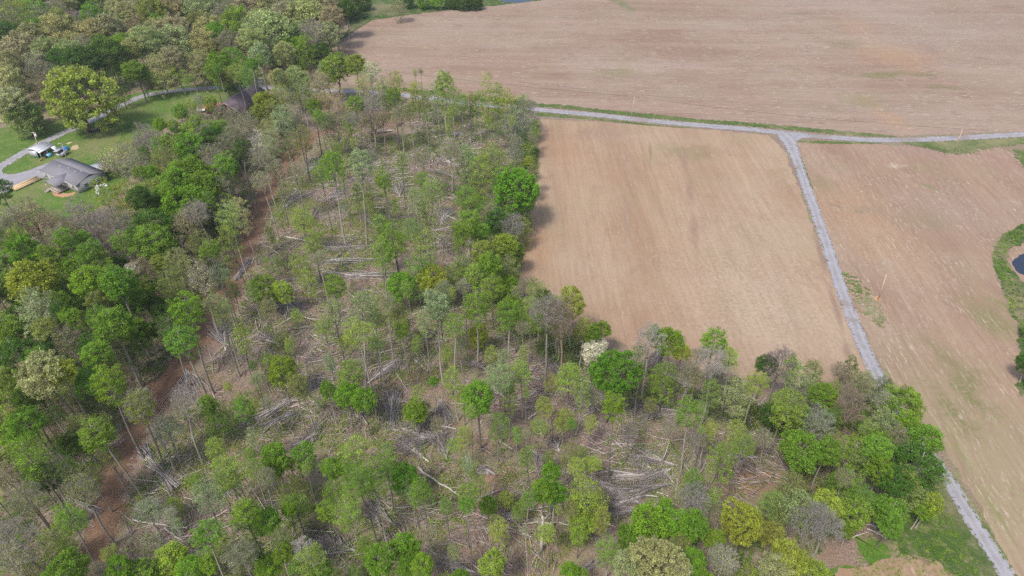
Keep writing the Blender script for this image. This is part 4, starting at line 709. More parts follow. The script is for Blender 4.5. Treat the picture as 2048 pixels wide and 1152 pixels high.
def sticks(name, zone, n, L, R, rng, dens, label, zmax=.5, cols=((.46,.40,.37),(.32,.27,.26),(.56,.50,.46),(.22,.18,.175)), pad=.2):
    x, y = scatter(zone, n, rng, dens, pad); m = len(x); a = rng.uniform(0,math.pi,m); a = a*.5+vnoise(x,y,9,3)*math.pi*1.6
    l = rng.uniform(*L,m)**1.0; r_ = rng.uniform(*R,m); z0 = rng.uniform(.02,zmax,m); dz = rng.normal(0,.12,m)*l
    d = np.stack([np.cos(a),np.sin(a),np.zeros(m)],1)
    p0 = np.stack([x,y,np.maximum(.03,z0-dz/2)],1)-d*l[:,None]/2; p1 = np.stack([x,y,np.maximum(.03,z0+dz/2)],1)+d*l[:,None]/2
    side = np.stack([-np.sin(a),np.cos(a),np.zeros(m)],1); V = []
    for p,k in ((p0,1.0),(p1,.45)):
        V += [p+side*(r_*k)[:,None], p-side*(r_*k)[:,None], p+np.array([0,0,1.])*(r_*k*1.7)[:,None]]
    V = np.stack(V,1).reshape(-1,3); b0 = np.arange(m)[:,None]*6
    Q = np.concatenate([b0+np.array([[0,3,5,2]]), b0+np.array([[1,2,5,4]]), b0+np.array([[0,1,4,3]])])
    c = np.array(cols)[rng.integers(0,len(cols),m)]*rng.uniform(.75,1.2,(m,1)); g = Geo(); g.add(V, Q, None, np.repeat(c,6,axis=0))
    o = g.obj(name, M['wood']); tag(o, label, 'sticks', kind='stuff'); return o
sticks('litter_sticks', Z_CLEAR, 26000, (.6,2.8), (.02,.055), ru, green_d(10,.35,.6,.18,1,s=25), 'thin broken sticks littering the clearing')
sticks('litter_sticks', Z_CLEAR, 2600, (2.5,6.5), (.04,.09), ru, green_d(10,.42,.6,.08,1,s=25), 'longer pale limbs strewn over the clearing', .6)
sticks('litter_sticks', Z_BELT, 3500, (.6,2.4), (.02,.045), ru, green_d(10,.35,.6,.2,1,s=35), 'sticks littering the ground of the lower right wood')
sticks('litter_sticks', Z_LEFT, 5000, (.8,3.2), (.02,.05), ru, green_d(10,.35,.6,.2,1,s=45), 'sticks littering the ground of the left wood')

# ------------------------------------------------------------ felled tree tops, log piles, single logs
WOODC = [np.array(c) for c in ((.50,.455,.43),(.36,.315,.31),(.53,.485,.455),(.27,.235,.235),(.44,.38,.35))]
def wcol(rng, dark=0.0): return WOODC[int(rng.integers(5))]*rng.uniform(.8,1.15)*(1-dark)
PILES = []; LOGS = []
def felled_top(bx, by, tx, ty, spread=.42, n=60, rng=RNG, r0=.16, dark=0.0):
    """a felled crown: butt at (bx,by), twigs fanning out towards (tx,ty), all photograph pixels on the ground"""
    B = np.array(P(bx,by)); T_ = np.array(P(tx,ty)); L = np.linalg.norm(T_-B); u = (T_-B)/L; s = np.array([-u[1],u[0],0])
    e = empty('felled_treetop', tuple(B), 0); g = Geo(); gb = Geo()
    g.tube([[0,0,.2],u*L*.22+[0,0,.35],u*L*.42+[0,0,.5]], [r0,r0*.8,r0*.5], 6, wcol(rng)*1.1)
    for i in range(n):
        t0 = rng.uniform(.02,.4); p0 = u*L*t0+np.array([0,0,.25+.3*t0]); a = rng.normal(0,spread*.55); a = max(-spread*1.3,min(spread*1.3,a)); ln = L*rng.uniform(.45,1.02)*(1-t0*.6)
        d = u*math.cos(a)+s*math.sin(a); h1 = abs(rng.normal(.3,.45))
        q = p0+d*ln; q[2] = max(.05, h1); m_ = p0+d*ln*.5+np.array([0,0,abs(rng.normal(.35,.3))])+s*rng.normal(0,.05*ln)
        rr = r0*rng.uniform(.2,.52); c = wcol(rng, dark)
        g.tube(bez(p0,m_,q,5), np.linspace(rr,rr*.3,5), 3, c, cap=False)
        for _ in range(8):
            t = rng.uniform(.3,.95); k = p0*(1-t)+q*t+np.array([0,0,.1]); aa = a+rng.normal(0,.5); l2 = ln*rng.uniform(.12,.32)
            dd = u*math.cos(aa)+s*math.sin(aa); kk = k+dd*l2; kk[2] = max(.04, kk[2]+rng.normal(0,.2))
            gb.tube([k,(k+kk)/2+rng.normal(0,.05,3),kk], [rr*.34,rr*.24,rr*.12], 3, c*.72, cap=False)
    g.obj('limbs', M['wood'], e); gb.obj('twigs', M['wood'], e); PILES.append((e, 'top', bx, by, tx, ty, L)); return e
def log_bundle(ax, ay, bx, by, wpx, n, rng=RNG, dark=0.0):
    """many cut stems lying side by side from a to b"""
    A = np.array(P(ax,ay)); B = np.array(P(bx,by)); L = np.linalg.norm(B-A); u = (B-A)/L; s = np.array([-u[1],u[0],0]); W_ = wpx/pxm((ay+by)/2)
    e = empty('brush_pile', tuple((A+B)/2), 0); g = Geo(); g2 = Geo()
    for i in range(n):
        ln = L*rng.uniform(.35,1.0); o_ = rng.normal(0,W_*.3); a = rng.normal(0,.13); t = rng.uniform(-.5,.5)*(L-ln); d = u*math.cos(a)+s*math.sin(a)
        z = .12+max(0,.7-abs(o_)/W_)*rng.uniform(0,1.3); c0 = s*o_+u*t; p0 = c0-d*ln/2; p1 = c0+d*ln/2; rr = rng.uniform(.035,.12)
        p0 = p0+[0,0,z+rng.normal(0,.08)]; p1 = p1+[0,0,max(.05,z*.7+rng.normal(0,.15))]; m_ = (p0+p1)/2+np.array([*rng.normal(0,.02*ln,2),rng.normal(0,.05)])
        g.tube(bez(p0,m_,p1,5), np.linspace(rr,rr*.45,5), 4, wcol(rng,dark))
    for i in range(n*3):
        c0 = s*rng.normal(0,W_*.42)+u*rng.uniform(-.5,.5)*L; a = rng.normal(0,.7); d = (u*math.cos(a)+s*math.sin(a))*rng.uniform(.4,1.4)
        z = rng.uniform(.05,.9); g2.tube([c0+[0,0,z],c0+d+[0,0,max(.04,z+rng.normal(0,.3))]],[.022,.012],3,wcol(rng,dark),cap=False)
    g.obj('stems', M['wood'], e); g2.obj('twigs', M['wood'], e); PILES.append((e,'pile',(ax+bx)/2,(ay+by)/2,bx,by,L)); return e
def fallen_log(ax, ay, bx, by, r=.14, pale=.5, bend=.0, rng=RNG, branchy=False):
    A = np.array(P(ax,ay)); B = np.array(P(bx,by)); L = np.linalg.norm(B-A); u = (B-A)/L; s = np.array([-u[1],u[0],0])
    c = np.array((.34,.29,.26))*(1-pale)+np.array((.52,.475,.42))*pale
    e = empty('fallen_log', tuple(A), 0); g = Geo()
    p = np.array([u*L*t+s*math.sin(t*math.pi)*bend*L+np.array([0,0,r+.12+.25*math.sin(t*3)*.5]) for t in np.linspace(0,1,8)]); p[1:-1,:2] += rng.normal(0,.012*L,(6,2))
    g.tube(p, np.linspace(r*1.15,r*.45,8), 7, c*rng.uniform(.9,1.1)); g.obj('trunk', M['wood'], e, smooth=False)
    if L > 2.5:
        gb = Geo()
        for _ in range(9 if branchy else 4):
            t = rng.uniform(.35,.97); a = rng.choice([-1,1])*rng.uniform(.3,.9); d = u*math.cos(a)+s*math.sin(a); k = p[int(t*7)]; l = L*rng.uniform(.06,.2); q = k+d*l; q[2] = max(.05,q[2]+rng.uniform(-.2,.5))
            gb.tube([k,(k+q)/2+rng.normal(0,.04,3),q],[r*.35,r*.25,r*.1],4,c*rng.uniform(.8,1.05),cap=False)
        gb.obj('branch_stubs', M['wood'], e)
    LOGS.append((e,(ax+bx)/2,(ay+by)/2,L,pale)); return e
for t in HEAPS.replace('\n',';').split(';'):
    q = [float(v) for v in t.split()]; felled_top(*q[:4], spread=q[4], n=int(q[5]*1.35), r0=RNG.uniform(.13,.21), dark=RNG.uniform(-.1,.2))
for t in BUNDLES.replace('\n',';').split(';'):
    q = [float(v) for v in t.split()]; log_bundle(*q[:5], int(q[5]*1.3), dark=RNG.uniform(0,.2))
for t in """837 936 950 1008 .2 .75;572 626 697 648 .15 .7;532 683 560 693 .2 .9;827 671 842 690 .11 .6;830 721 852 742 .1 .8;792 748 819 788 .1 .8;627 672 661 680 .12 .7;588 659 625 654 .14 .5;582 816 638 803 .1 .8;557 843 566 862 .08 .7;565 415 632 382 .16 .55;632 382 672 366 .1 .5;569 344 604 370 .12 .5
589 379 605 388 .13 .95;570 475 652 497 .2 .7;592 496 612 476 .14 .35;748 417 772 418 .14 1;757 450 784 449 .11 1;905 475 878 495 .1 .8;662 453 702 425 .08 .7;747 265 790 261 .12 .5;1444 0 1400 0 0 0;892 275 910 289 .15 .8;925 252 940 259 .13 .9;267 1041 376 1058 .15 .75;330 1056 372 1086 .18 .4
329 920 376 913 .09 .9;310 983 341 964 .08 .9;1289 993 1316 996 .16 1;1313 986 1337 994 .12 1;1334 1006 1356 1013 .07 .9;1204 1048 1231 1056 .11 .95;1219 890 1307 890 .1 .95;1046 1070 1063 1077 .22 1;1144 1052 1039 1050 .13 .4;1056 840 1085 822 .15 .5;1069 816 1117 810 .14 .7
1504 796 1536 824 .1 .7;1733 1059 1774 1079 .1 .9;1778 1067 1774 1035 .1 .9;1735 1030 1775 1062 .08 .6;1600 1004 1560 985 .06 .8;1690 1080 1738 1064 .09 .8;1520 1003 1545 1018 .1 .7;1025 900 1000 885 .1 .5;930 915 945 935 .12 .6;770 760 790 738 .08 .9;690 655 700 640 .07 .7
420 706 430 752 .08 .4;420 772 438 826 .08 .9;545 428 538 458 .08 .9;1050 1100 1060 1120 .06 .6;1070 1105 1072 1074 .05 .9;340 1040 345 1004 .06 .8;312 1095 318 1032 .07 .95;1185 800 1200 808 .1 .9;670 885 657 913 .08 .8;700 1105 630 1120 .07 .6;1375 880 1310 895 .1 .8;875 690 860 720 .08 .6""".replace('\n',';').split(';'):
    q = [float(v) for v in t.split()]
    if q[4] > 0: fallen_log(*q[:4], r=q[4], pale=q[5], bend=RNG.uniform(-.05,.05), branchy=RNG.random()<.4)
# ------------------------------------------------------------ houses, sheds, poles
MT = dict(
 shingle=simple('grey_shingles',(.215,.207,.228),.9,.18,3.0), white=simple('white_paint',(.72,.70,.67),.6,.05), siding=simple('pale_siding',(.60,.57,.53),.7,.06),
 grey_wall=simple('grey_siding',(.33,.33,.35),.75,.06), glass=simple('window_glass',(.07,.08,.10),.15,.1,spec=.6), timber=simple('weathered_timber',(.30,.24,.18),.85,.2),
 tin=simple('pale_metal_roof',(.56,.57,.60),.45,.08,.6,.3), bluegrey=simple('blue_grey_roof',(.36,.38,.43),.5,.06), brown=simple('purple_brown_shingles',(.120,.095,.115),.9,.3,.35),
 redroof=simple('orange_red_roof',(.44,.14,.09),.7,.2,.5), barnwall=simple('dark_red_boards',(.12,.055,.045),.9,.2), lumber=simple('fresh_lumber',(.60,.44,.25),.8,.15,.8),
 pole=simple('pole_wood',(.50,.44,.36),.85,.15), metal=simple('light_metal',(.62,.63,.64),.4,.05), blue=simple('blue_tarp',(.03,.20,.55),.5,.1), lblue=simple('light_blue_plastic',(.20,.50,.66),.5,.05),
 black=simple('black_plastic',(.03,.03,.035),.5,.1), red=simple('red_cloth',(.40,.12,.11),.8,.3,2), rag=simple('white_sheeting',(.72,.74,.72),.6,.15,1.2), wire=simple('wire',(.04,.04,.04),.6), orange_pole=simple('raw_pole_wood',(.55,.42,.30),.85,.1), plank=simple('deck_boards',(.42,.36,.31),.85,.15), concrete=simple('concrete',(.42,.38,.34),.9,.1))
def gbox(name, c, size, mat, parent, rz=0, Mx=None):
    g = Geo(); g.box((0,0,0), size, rz, M=Mx); return g.obj(name, MT[mat], parent, c)
def roof_slab(name, pts, th, mat, parent):
    """pts: four corners of the top face"""
    p = np.array(pts, float); n = np.cross(p[1]-p[0], p[2]-p[0]); n /= np.linalg.norm(n); n = n if n[2]>0 else -n
    g = Geo(); V = np.vstack([p, p-n*th]); k = len(p)
    if k == 4: g.add(V, [[0,1,2,3],[7,6,5,4],[0,4,5,1],[1,5,6,2],[2,6,7,3],[3,7,4,0]])
    o = g.obj(name, MT[mat], parent); import bmesh
    bm = bmesh.new(); bm.from_mesh(o.data); bmesh.ops.recalc_face_normals(bm, faces=bm.faces); bm.to_mesh(o.data); bm.free(); return o
def gable_wall(name, x, y0, y1, ze, zr, th, mat, parent, axis='x'):
    g = Geo(); ym = (y0+y1)/2; a = [(y0,0),(y1,0),(y1,ze),(ym,zr),(y0,ze)]
    V = [(x-th/2,u,z) if axis=='x' else (u,x-th/2,z) for u,z in a]+[(x+th/2,u,z) if axis=='x' else (u,x+th/2,z) for u,z in a]
    Q = [[0,1,2,4],[5,9,7,6],[0,5,6,1],[1,6,7,2],[4,9,5,0],[2,7,8,3],[3,8,9,4]]; T = [[2,3,4],[7,9,8]]
    g.add(V,Q,T); o = g.obj(name, MT[mat], parent); import bmesh
    bm = bmesh.new(); bm.from_mesh(o.data); bmesh.ops.recalc_face_normals(bm, faces=bm.faces); bm.to_mesh(o.data); bm.free(); return o
def window(parent, x, y, z, w_, h_, face='front'):
    e = gbox('window', (x,y,z), (w_,.06,h_) if face=='front' else (.06,w_,h_), 'glass', parent)
    g = Geo(); d = .09
    for (cx,cz,sx,sz) in ((0,h_/2,w_+.24,.12),(0,-h_/2,w_+.24,.12),(-w_/2-.06,0,.12,h_-.12),(w_/2+.06,0,.12,h_-.12),(0,0,w_,.05)):
        g.box((cx,0,cz) if face=='front' else (0,cx,cz), (sx,d,sz) if face=='front' else (d,sx,sz))
    g.obj('window_frame', MT['white'], e)
def house():
    A = P(91,358.5); B = P(160,387.5); hd = math.atan2(B[1]-A[1],B[0]-A[0]); W = math.dist(A[:2],B[:2]); D = 9.0; ze = 2.9; zr = 4.4
    e = empty('house', A, hd); tag(e, 'single storey house with grey shingle roof and small gabled front porch', 'house')
    t = .2
    gbox('wall',(W/2,t/2,ze/2),(W-2*t-.01,t,ze),'siding',e); gbox('wall',(W/2,D-t/2,ze/2),(W-2*t-.01,t,ze),'grey_wall',e)
    gable_wall('wall', t/2, 0, D, ze, zr-.1, t, 'siding', e); gable_wall('wall', W-t/2, 0, D, ze, zr-.1, t, 'grey_wall', e)
    ov = .45; s = (zr-ze)/(D/2)
    roof_slab('roof', [(-ov,-ov,ze-ov*s+.12),(W+ov,-ov,ze-ov*s+.12),(W+ov,D/2,zr+.12),(-ov,D/2,zr+.12)], .14,'shingle',e)
    roof_slab('roof', [(-ov,D/2+.002,zr+.12),(W+ov,D/2+.002,zr+.12),(W+ov,D+ov,ze-ov*s+.12),(-ov,D+ov,ze-ov*s+.12)], .14,'shingle',e)
    gbox('gutter',(W/2,-ov-.07,ze-ov*s+.02),(W+2*ov,.1,.12),'white',e)
    for (x,y) in ((5,3.2),(8.8,3.6),(12.4,3.4),(6.2,5.6),(14.2,4.2)):
        g = Geo(); g.tube([(0,0,-.2),(0,0,.4)],.08,8); g.obj('vent_pipe', MT['white'], e, (x,y,ze+s*min(y,D-y)+.15))
    window(e,1.6,-.02,1.6,1.1,1.3); window(e,4.4,-.02,1.6,1.1,1.3); window(e,W-2.2,-.02,1.6,1.2,1.3); window(e,W+.02,2.6,1.6,1.0,1.1,'side'); window(e,W+.02,6.4,1.6,1.0,1.1,'side'); window(e,-.02,4.6,1.6,1.1,1.2,'side')
    d = gbox('door',(9.9,-.02,1.35),(.95,.07,2.05),'white',e); g = Geo(); g.tube([(0,0,0),(0,-.08,0)],.03,6); g.obj('door_handle', MT['metal'], d, (.35,-.04,0))
    # porch with its own cross gable
    x0, x1, yp = 6.9, 12.2, -3.5; xm = (x0+x1)/2; zp = ze-.12; zt = zp+.95
    gbox('porch_deck',(xm,yp/2-.01,.42),(x1-x0,-yp-.02,.16),'plank',e)
    for x in (x0+.1,x1-.1):
        g = Geo(); g.box((0,0,0),(.15,.15,zp)); g.obj('porch_post', MT['white'], e, (x,yp+.12,zp/2))
    roof_slab('porch_roof',[(x0-.35,yp-.35,zp-.12),(xm,yp-.35,zt+.03),(xm,2.4,zt+.03),(x0-.35,2.4,zp-.12)],.12,'shingle',e)
    roof_slab('porch_roof',[(xm+.002,yp-.35,zt+.03),(x1+.35,yp-.35,zp-.12),(x1+.35,2.4,zp-.12),(xm+.002,2.4,zt+.03)],.12,'shingle',e)
    g = Geo(); V=[(x0,yp+.02,zp),(x1,yp+.02,zp),(xm,yp+.02,zt-.12),(x0,yp+.1,zp),(x1,yp+.1,zp),(xm,yp+.1,zt-.12)]
    g.add(V,[[0,1,4,3],[1,2,5,4],[2,0,3,5]],[[0,2,1],[3,4,5]]); g.obj('porch_gable', MT['siding'], e)
    g = Geo()
    for z in (.85,1.35): g.box((xm+.9,yp+.1,z),(3.3,.06,.07)); g.box((x1-.1,yp/2,z),(.06,-yp-.4,.07))
    for k in range(14): g.box((xm-.7+k*.25,yp+.1,1.1),(.04,.04,.5))
    g.obj('railing', MT['plank'], e)
    g = Geo()
    for k in range(4): g.box((x0+.9,yp-.18-k*.3,.40-k*.1),(1.4,.3,.08))
    for s_ in (-.75,.75):
        g.box((x0+.9+s_,yp-.1,.95),(.08,.08,.9)); g.box((x0+.9+s_,yp-1.15,.5),(.08,.08,.9)); g.tube([(x0+.9+s_,yp-.1,1.4),(x0+.9+s_,yp-1.15,.95)],.04,4)
    g.obj('porch_steps', MT['plank'], e)
    # flat roofed patio cover at the back
    q0, q1 = 8.4, 13.6
    p = roof_slab('patio_roof',[(q0,D+.5,ze-.35),(q1,D+.5,ze-.35),(q1,D+4.3,ze-.75),(q0,D+4.3,ze-.75)],.12,'bluegrey',e)
    for x in (q0+.2,q1-.2):
        g = Geo(); g.box((0,0,0),(.13,.13,2.05)); g.obj('patio_post', MT['white'], e, (x,D+4.1,1.03))
    for x,y in ((-.5,.9),):
        g = Geo(); g.box((0,0,.45),(.55,.55,.9)); g.box((0,0,.93),(.6,.6,.07)); o = g.obj('rubbish_bin', MT['black']); o.location = P(84,345.5); o.rotation_euler[2] = hd
        tag(o,'dark rubbish bin standing at the driveway corner of the grey roofed house','bin')
house()
def carport():
    A = P(84,318); B = P(111,304); hd = math.atan2(B[1]-A[1],B[0]-A[0]); W = math.dist(A[:2],B[:2]); D = 4.6
    e = empty('metal_shed', A, hd); tag(e,'open sided metal shed with pale ribbed roof and cluttered front','shed')
    zf, zb = 2.3, 2.6
    # a low curved roof built from five ribs of slab
    n = 6; g = Geo(); ys = np.linspace(-.3,D+.3,n+1); zs = [zf-.1+ .75*math.sin(math.pi*(k/n))+ (zb-zf)*k/n for k in range(n+1)]
    for k in range(n):
        a = [(-.3,ys[k],zs[k]),(W+.3,ys[k],zs[k]),(W+.3,ys[k+1],zs[k+1]),(-.3,ys[k+1],zs[k+1])]; V = a+[(x,y,z-.07) for x,y,z in a]
        g.add(V,[[0,1,2,3],[7,6,5,4],[0,4,5,1],[1,5,6,2],[2,6,7,3],[3,7,4,0]])
    g.obj('roof', MT['tin'], e)
    gbox('rear_wall',(W/2,D-.05,1.25),(W,.08,2.4),'tin',e); gbox('side_wall',(.05,D/2+.6,1.2),(.08,D-1.4,2.3),'tin',e)
    for x in (.1,W/2,W-.1):
        g = Geo(); g.box((0,0,0),(.12,.12,zf-.1)); g.obj('post', MT['metal'], e, (x,0,zf/2-.05))
    roof_slab('awning',[(W-1.2,-.4,2.2),(W+.4,-.4,2.25),(W+.2,-2.0,.2),(W-.6,-2.0,.2)],.05,'rag',e)
    def local(x,y,z=0): return (A[0]+x*math.cos(hd)-y*math.sin(hd), A[1]+x*math.sin(hd)+y*math.cos(hd), z)
    def item(nm, loc, geo, mat, label, cat, grp=None):
        o = geo.obj(nm, MT[mat]); o.location = loc; o.rotation_euler[2] = hd; tag(o,label,cat,grp); return o
    g = Geo(); g.box((0,0,.5),(1.5,1.0,.9)); g.tube([(-.6,-.4,.0),(-.6,-.4,1.1)],.05,6); g.tube([(.6,-.4,0),(.6,-.4,1.1)],.05,6); g.box((0,0,1.0),(1.1,.7,.12)); item('plastic_playset', local(2.1,-1.0), g,'lblue','light blue plastic play set in front of the metal shed','playset')
    g = Geo()
    for k in range(5): g.tube([(k*.28-.6,0,.1),(k*.28-.5,.1,.75),(k*.28-.55,0,1.2+.15*(k%2))],[.16,.2,.06],7)
    item('clothes_pile', local(2.6,.6), g,'red','heap of red cloth under the roof of the metal shed','cloth')
    g = Geo(); g.tube([(0,0,0),(0,0,.85)],[.28,.33],10); g.tube([(0,0,.85),(0,0,.92)],[.35,.3],10); item('barrel', local(.9,-.9), g,'black','black barrel at the front left post of the metal shed','barrel')
    g = Geo()
    for k in range(6): g.box((0,0,.1+k*.09),(1.8-.1*k,.12,.06),.2*k-.5)
    item('plank_pile', local(-.6,-.7), g,'lumber','small heap of yellow planks beside the metal shed','planks')
    e2 = empty('grey_trailer', P(127,311), hd+.15); tag(e2,'small grey trailer with dark opening beside the pale metal shed','trailer')
    gbox('body',(0,0,.95),(3.0,1.8,1.1),'metal',e2); roof_slab('lid',[(-1.9,-.2,2.3),(1.2,-.2,2.3),(1.2,1.6,2.0),(-1.9,1.6,2.0)],.06,'bluegrey',e2)
    gbox('opening',(-1.0,-.2,1.75),(2.0,.8,.45),'black',e2)
    for x in (-.8,.8):
        g = Geo(); g.tube([(x,-.98,.32),(x,-.9,.32)],.32,12); w1 = g.obj('wheel', MT['black'], e2)
    g = Geo(); g.tube([(0,0,0),(0,0,.7),(.1,0,1.15),(.2,0,1.3)],[1.15,1.2,.8,.2],9); item('tarpaulin', P(131.5,300.5), g,'blue','bright blue tarpaulin bundle on the grass right of the shed','tarpaulin')
carport()
def red_shed():
    e = empty('red_roofed_shed', P(433,222), .35); tag(e,'low shed with orange red roof half hidden by bare trees','shed')
    gbox('wall',(0,0,1.1),(7,3.6,2.2),'barnwall',e)
    roof_slab('roof',[(-3.9,-2.2,2.2),(3.9,-2.2,2.2),(3.9,0,3.0),(-3.9,0,3.0)],.1,'redroof',e); roof_slab('roof',[(-3.9,.002,3.0),(3.9,.002,3.0),(3.9,2.2,2.2),(-3.9,2.2,2.2)],.1,'redroof',e)
    gbox('door',(-1,-1.83,1.0),(1.6,.06,1.9),'timber',e)
    e = empty('parked_trailer', P(406,223), .1); tag(e,'white flat trailer parked left of the red roofed shed','trailer')
    gbox('bed',(0,0,.75),(5.0,2.0,.22),'white',e); gbox('drawbar',(-3.1,0,.6),(1.3,.14,.12),'metal',e)
    for x in (-.6,.5):
        for y in (-1.05,1.05):
            g = Geo(); g.tube([(0,-.1,0),(0,.1,0)],.36,12); g.obj('wheel', MT['black'], e, (x,y,.36))
red_shed()
def barn():
    x, y, _ = P(486,216); e = empty('barn', (x,y,0), math.radians(-14)); tag(e,'large barn with worn purple brown roof beside the gravel lane','barn')
    W, L, ze, zr = 9.6, 18, 3.0, 5.6; h = W/2; l = L/2
    gbox('wall',(-h+.1,0,ze/2),(.2,L-.42,ze),'barnwall',e); gbox('wall',(h-.1,0,ze/2),(.2,L-.42,ze),'barnwall',e)
    gable_wall('wall', l-.1, -h, h, ze, zr, .2, 'barnwall', e, 'y'); gable_wall('wall', -l+.1, -h, h, ze, zr, .2, 'barnwall', e, 'y')
    roof_slab('roof',[(-h-.6,-l-.7,ze-.25),(-h-.6,l+.7,ze-.25),(0,l+.7,zr+.1),(0,-l-.7,zr+.1)],.14,'brown',e); roof_slab('roof',[(.002,-l-.7,zr+.1),(.002,l+.7,zr+.1),(h+.6,l+.7,ze-.25),(h+.6,-l-.7,ze-.25)],.14,'brown',e)
    d = gbox('door',(.6,-l-.04,1.5),(3.2,.08,3.0),'black',e); g = Geo()  # solid black panel: the shade inside the barn's opening, put into its colour
    for s in (-1.7,1.7): g.box((s,-.03,0),(.15,.12,3.0))
    g.box((0,-.03,1.57),(3.55,.12,.15)); g.obj('door_frame', MT['timber'], d)
    g = Geo()
    for s in (-1,1): g.tube([(s*(h+.6),-l-.78,ze-.28),(0,-l-.78,zr+.05)],.1,4)
    g.obj('verge_board', MT['pole'], e)
barn()
def lumber():
    A = P(26,381); B = P(79,357); hd = math.atan2(B[1]-A[1],B[0]-A[0]); L = math.dist(A[:2],B[:2]); e = empty('lumber_stack', ((A[0]+B[0])/2,(A[1]+B[1])/2,0), hd)
    tag(e,'long low stack of fresh yellow lumber beside the gravel yard','lumber')
    g = Geo()
    for k in range(7):
        for z in range(2+(k%3>0)): g.box((RNG.uniform(-.3,.3),-1.2+k*.4,.32+z*.16),(L*RNG.uniform(.86,1),.36,.14))
    g.obj('boards', MT['lumber'], e); g = Geo()
    for k in range(5): g.box((-L*.4+k*L*.2,0,.12),(.2,2.9,.22))
    g.obj('bearers', MT['timber'], e)
lumber()
def rag_heap():
    g = Geo(); r = np.random.default_rng(3)
    for a,b_,n in (((191,374),(216,370.5),16),((192,376),(198,389),12),((200,374),(196,384),8)):
        for k in range(n):
            t = r.random(); x,y = a[0]+(b_[0]-a[0])*t+r.normal(0,1.2), a[1]+(b_[1]-a[1])*t+r.normal(0,1.0); c = P(x,y)
            q = np.array(c)+[0,0,.25]; s = r.uniform(.35,.9); m = Matrix.Rotation(r.uniform(0,3),3,Vector(r.normal(size=3)).normalized()); g.box(q,(s,s*.7,.14),0,M=m)
    o = g.obj('plastic_sheeting', MT['rag']); tag(o,'crumpled white sheeting heaped on the grass behind the house','sheeting')
rag_heap()
def pole(name, bx, by, tx, ty, label, r=.14, mat='pole', extra=None, grp=None):
    b0 = P(bx,by); v = (ty-576)/F; fwd = b0[1]; dd = (SP+v*CP)/(CP-v*SP); h = H-fwd*dd
    depth = fwd*CP+(H-h)*SP; x1 = (tx-1024)/F*depth; lean = (x1-b0[0])
    lean = max(-.5, min(.5, lean))
    e = empty(name, b0); tag(e, label, 'pole', grp); g = Geo(); g.tube([(0,0,-.1),(lean*.5,0,h/2),(lean,0,h)],[r,r*.85,r*.68],8); g.obj('shaft', MT[mat], e)
    return e, h, lean, (b0[0]+lean, b0[1], h)
e,h,l,_ = pole('utility_pole', 80, 301, 69, 264, 'utility pole with white transformer behind the metal shed by the lane', .15)
g = Geo(); g.tube([(l+.35,0,h-1.5),(l+.35,0,h-.7)],.32,10); g.tube([(l+.35,0,h-.7),(l+.35,0,h-.6)],[.32,.1],10); g.obj('transformer', MT['white'], e)
g = Geo(); g.box((l,0,h-.25),(1.6,.12,.12)); g.obj('crossarm', MT['pole'], e)
e,h,l,_ = pole('lamp_post', 134, 318.5, 124, 287, 'slim pale post with a yard light between shed and house', .13)
g = Geo(); g.tube([(l,0,h-.1),(l-.7,0,h+.05),(l-1.0,0,h)],.04,6); g.obj('lamp_arm', MT['metal'], e); g = Geo(); g.tube([(l-1.0,0,h-.22),(l-1.0,0,h+.05)],[.2,.1],10); g.obj('lamp_head', MT['white'], e)
g = Geo(); g.tube([(0,0,0),(0,0,.12)],.45,10); g.obj('base', MT['concrete'], e)
e,h,l,P1 = pole('utility_pole', 1756, 600, 1773, 549, 'short pale pole standing in orange soil right of the side lane', .13, 'orange_pole'); g = Geo(); g.box((l,0,h-.2),(.7,.1,.1)); g.obj('crossarm', MT['pole'], e)
e,h,l,PA = pole('utility_pole', 567, 139, 563, 112, 'thin pale pole beside the gravel spur at the far wood', .11)
e,h,l,PB = pole('utility_pole', 1262, 236, 1279, 193, 'thin pale pole on the upper verge of the lane above the middle field', .11)
e,h,l,PC = pole('utility_pole', 1909, 303, 1925, 258, 'orange tinted pole in the grass below the lane at the far right', .12, 'orange_pole')
for a,b_,lb in ((PA,PB,'left span of thin wire crossing above the upper field'),(PB,PC,'right span of thin wire between the lane poles')):
    g = Geo(); a,b_ = np.array(a), np.array(b_); t = np.linspace(0,1,24)[:,None]; p = a*(1-t)+b_*t; p[:,2] -= (1.2*4*t*(1-t))[:,0]; g.tube(p,.035,4)
    o = g.obj('overhead_wire', MT['wire']); tag(o, lb, 'wire')
sheet('orange_soil', [(1749,594),(1757,592),(1762,597),(1759,602),(1750,601)], simple('orange_clay',(.47,.27,.15)), .07, .3, .12, 51)
sheet('bare_soil_patch', [(148,292),(155,290),(157,295),(150,300),(138,299),(140,295)], simple('pale_soil',(.46,.34,.21)), .035, .5, .3, 52)
sheet('bare_soil_patch', [(133,286),(140,283),(143,286),(136,289)], simple('pale_soil_small',(.46,.37,.23)), .035, .5, .2, 53)
sheet('bare_soil_patch', [(104,382),(115,384),(132,388),(146,384),(150,390),(125,395),(108,392)], simple('porch_clay',(.45,.26,.15)), .035, .5, .3, 54)
sheet('bare_soil_patch', [(180,335),(200,325),(208,330),(196,342),(182,343)], simple('worn_lawn',(.36,.29,.14)), .033, .5, .5, 55)
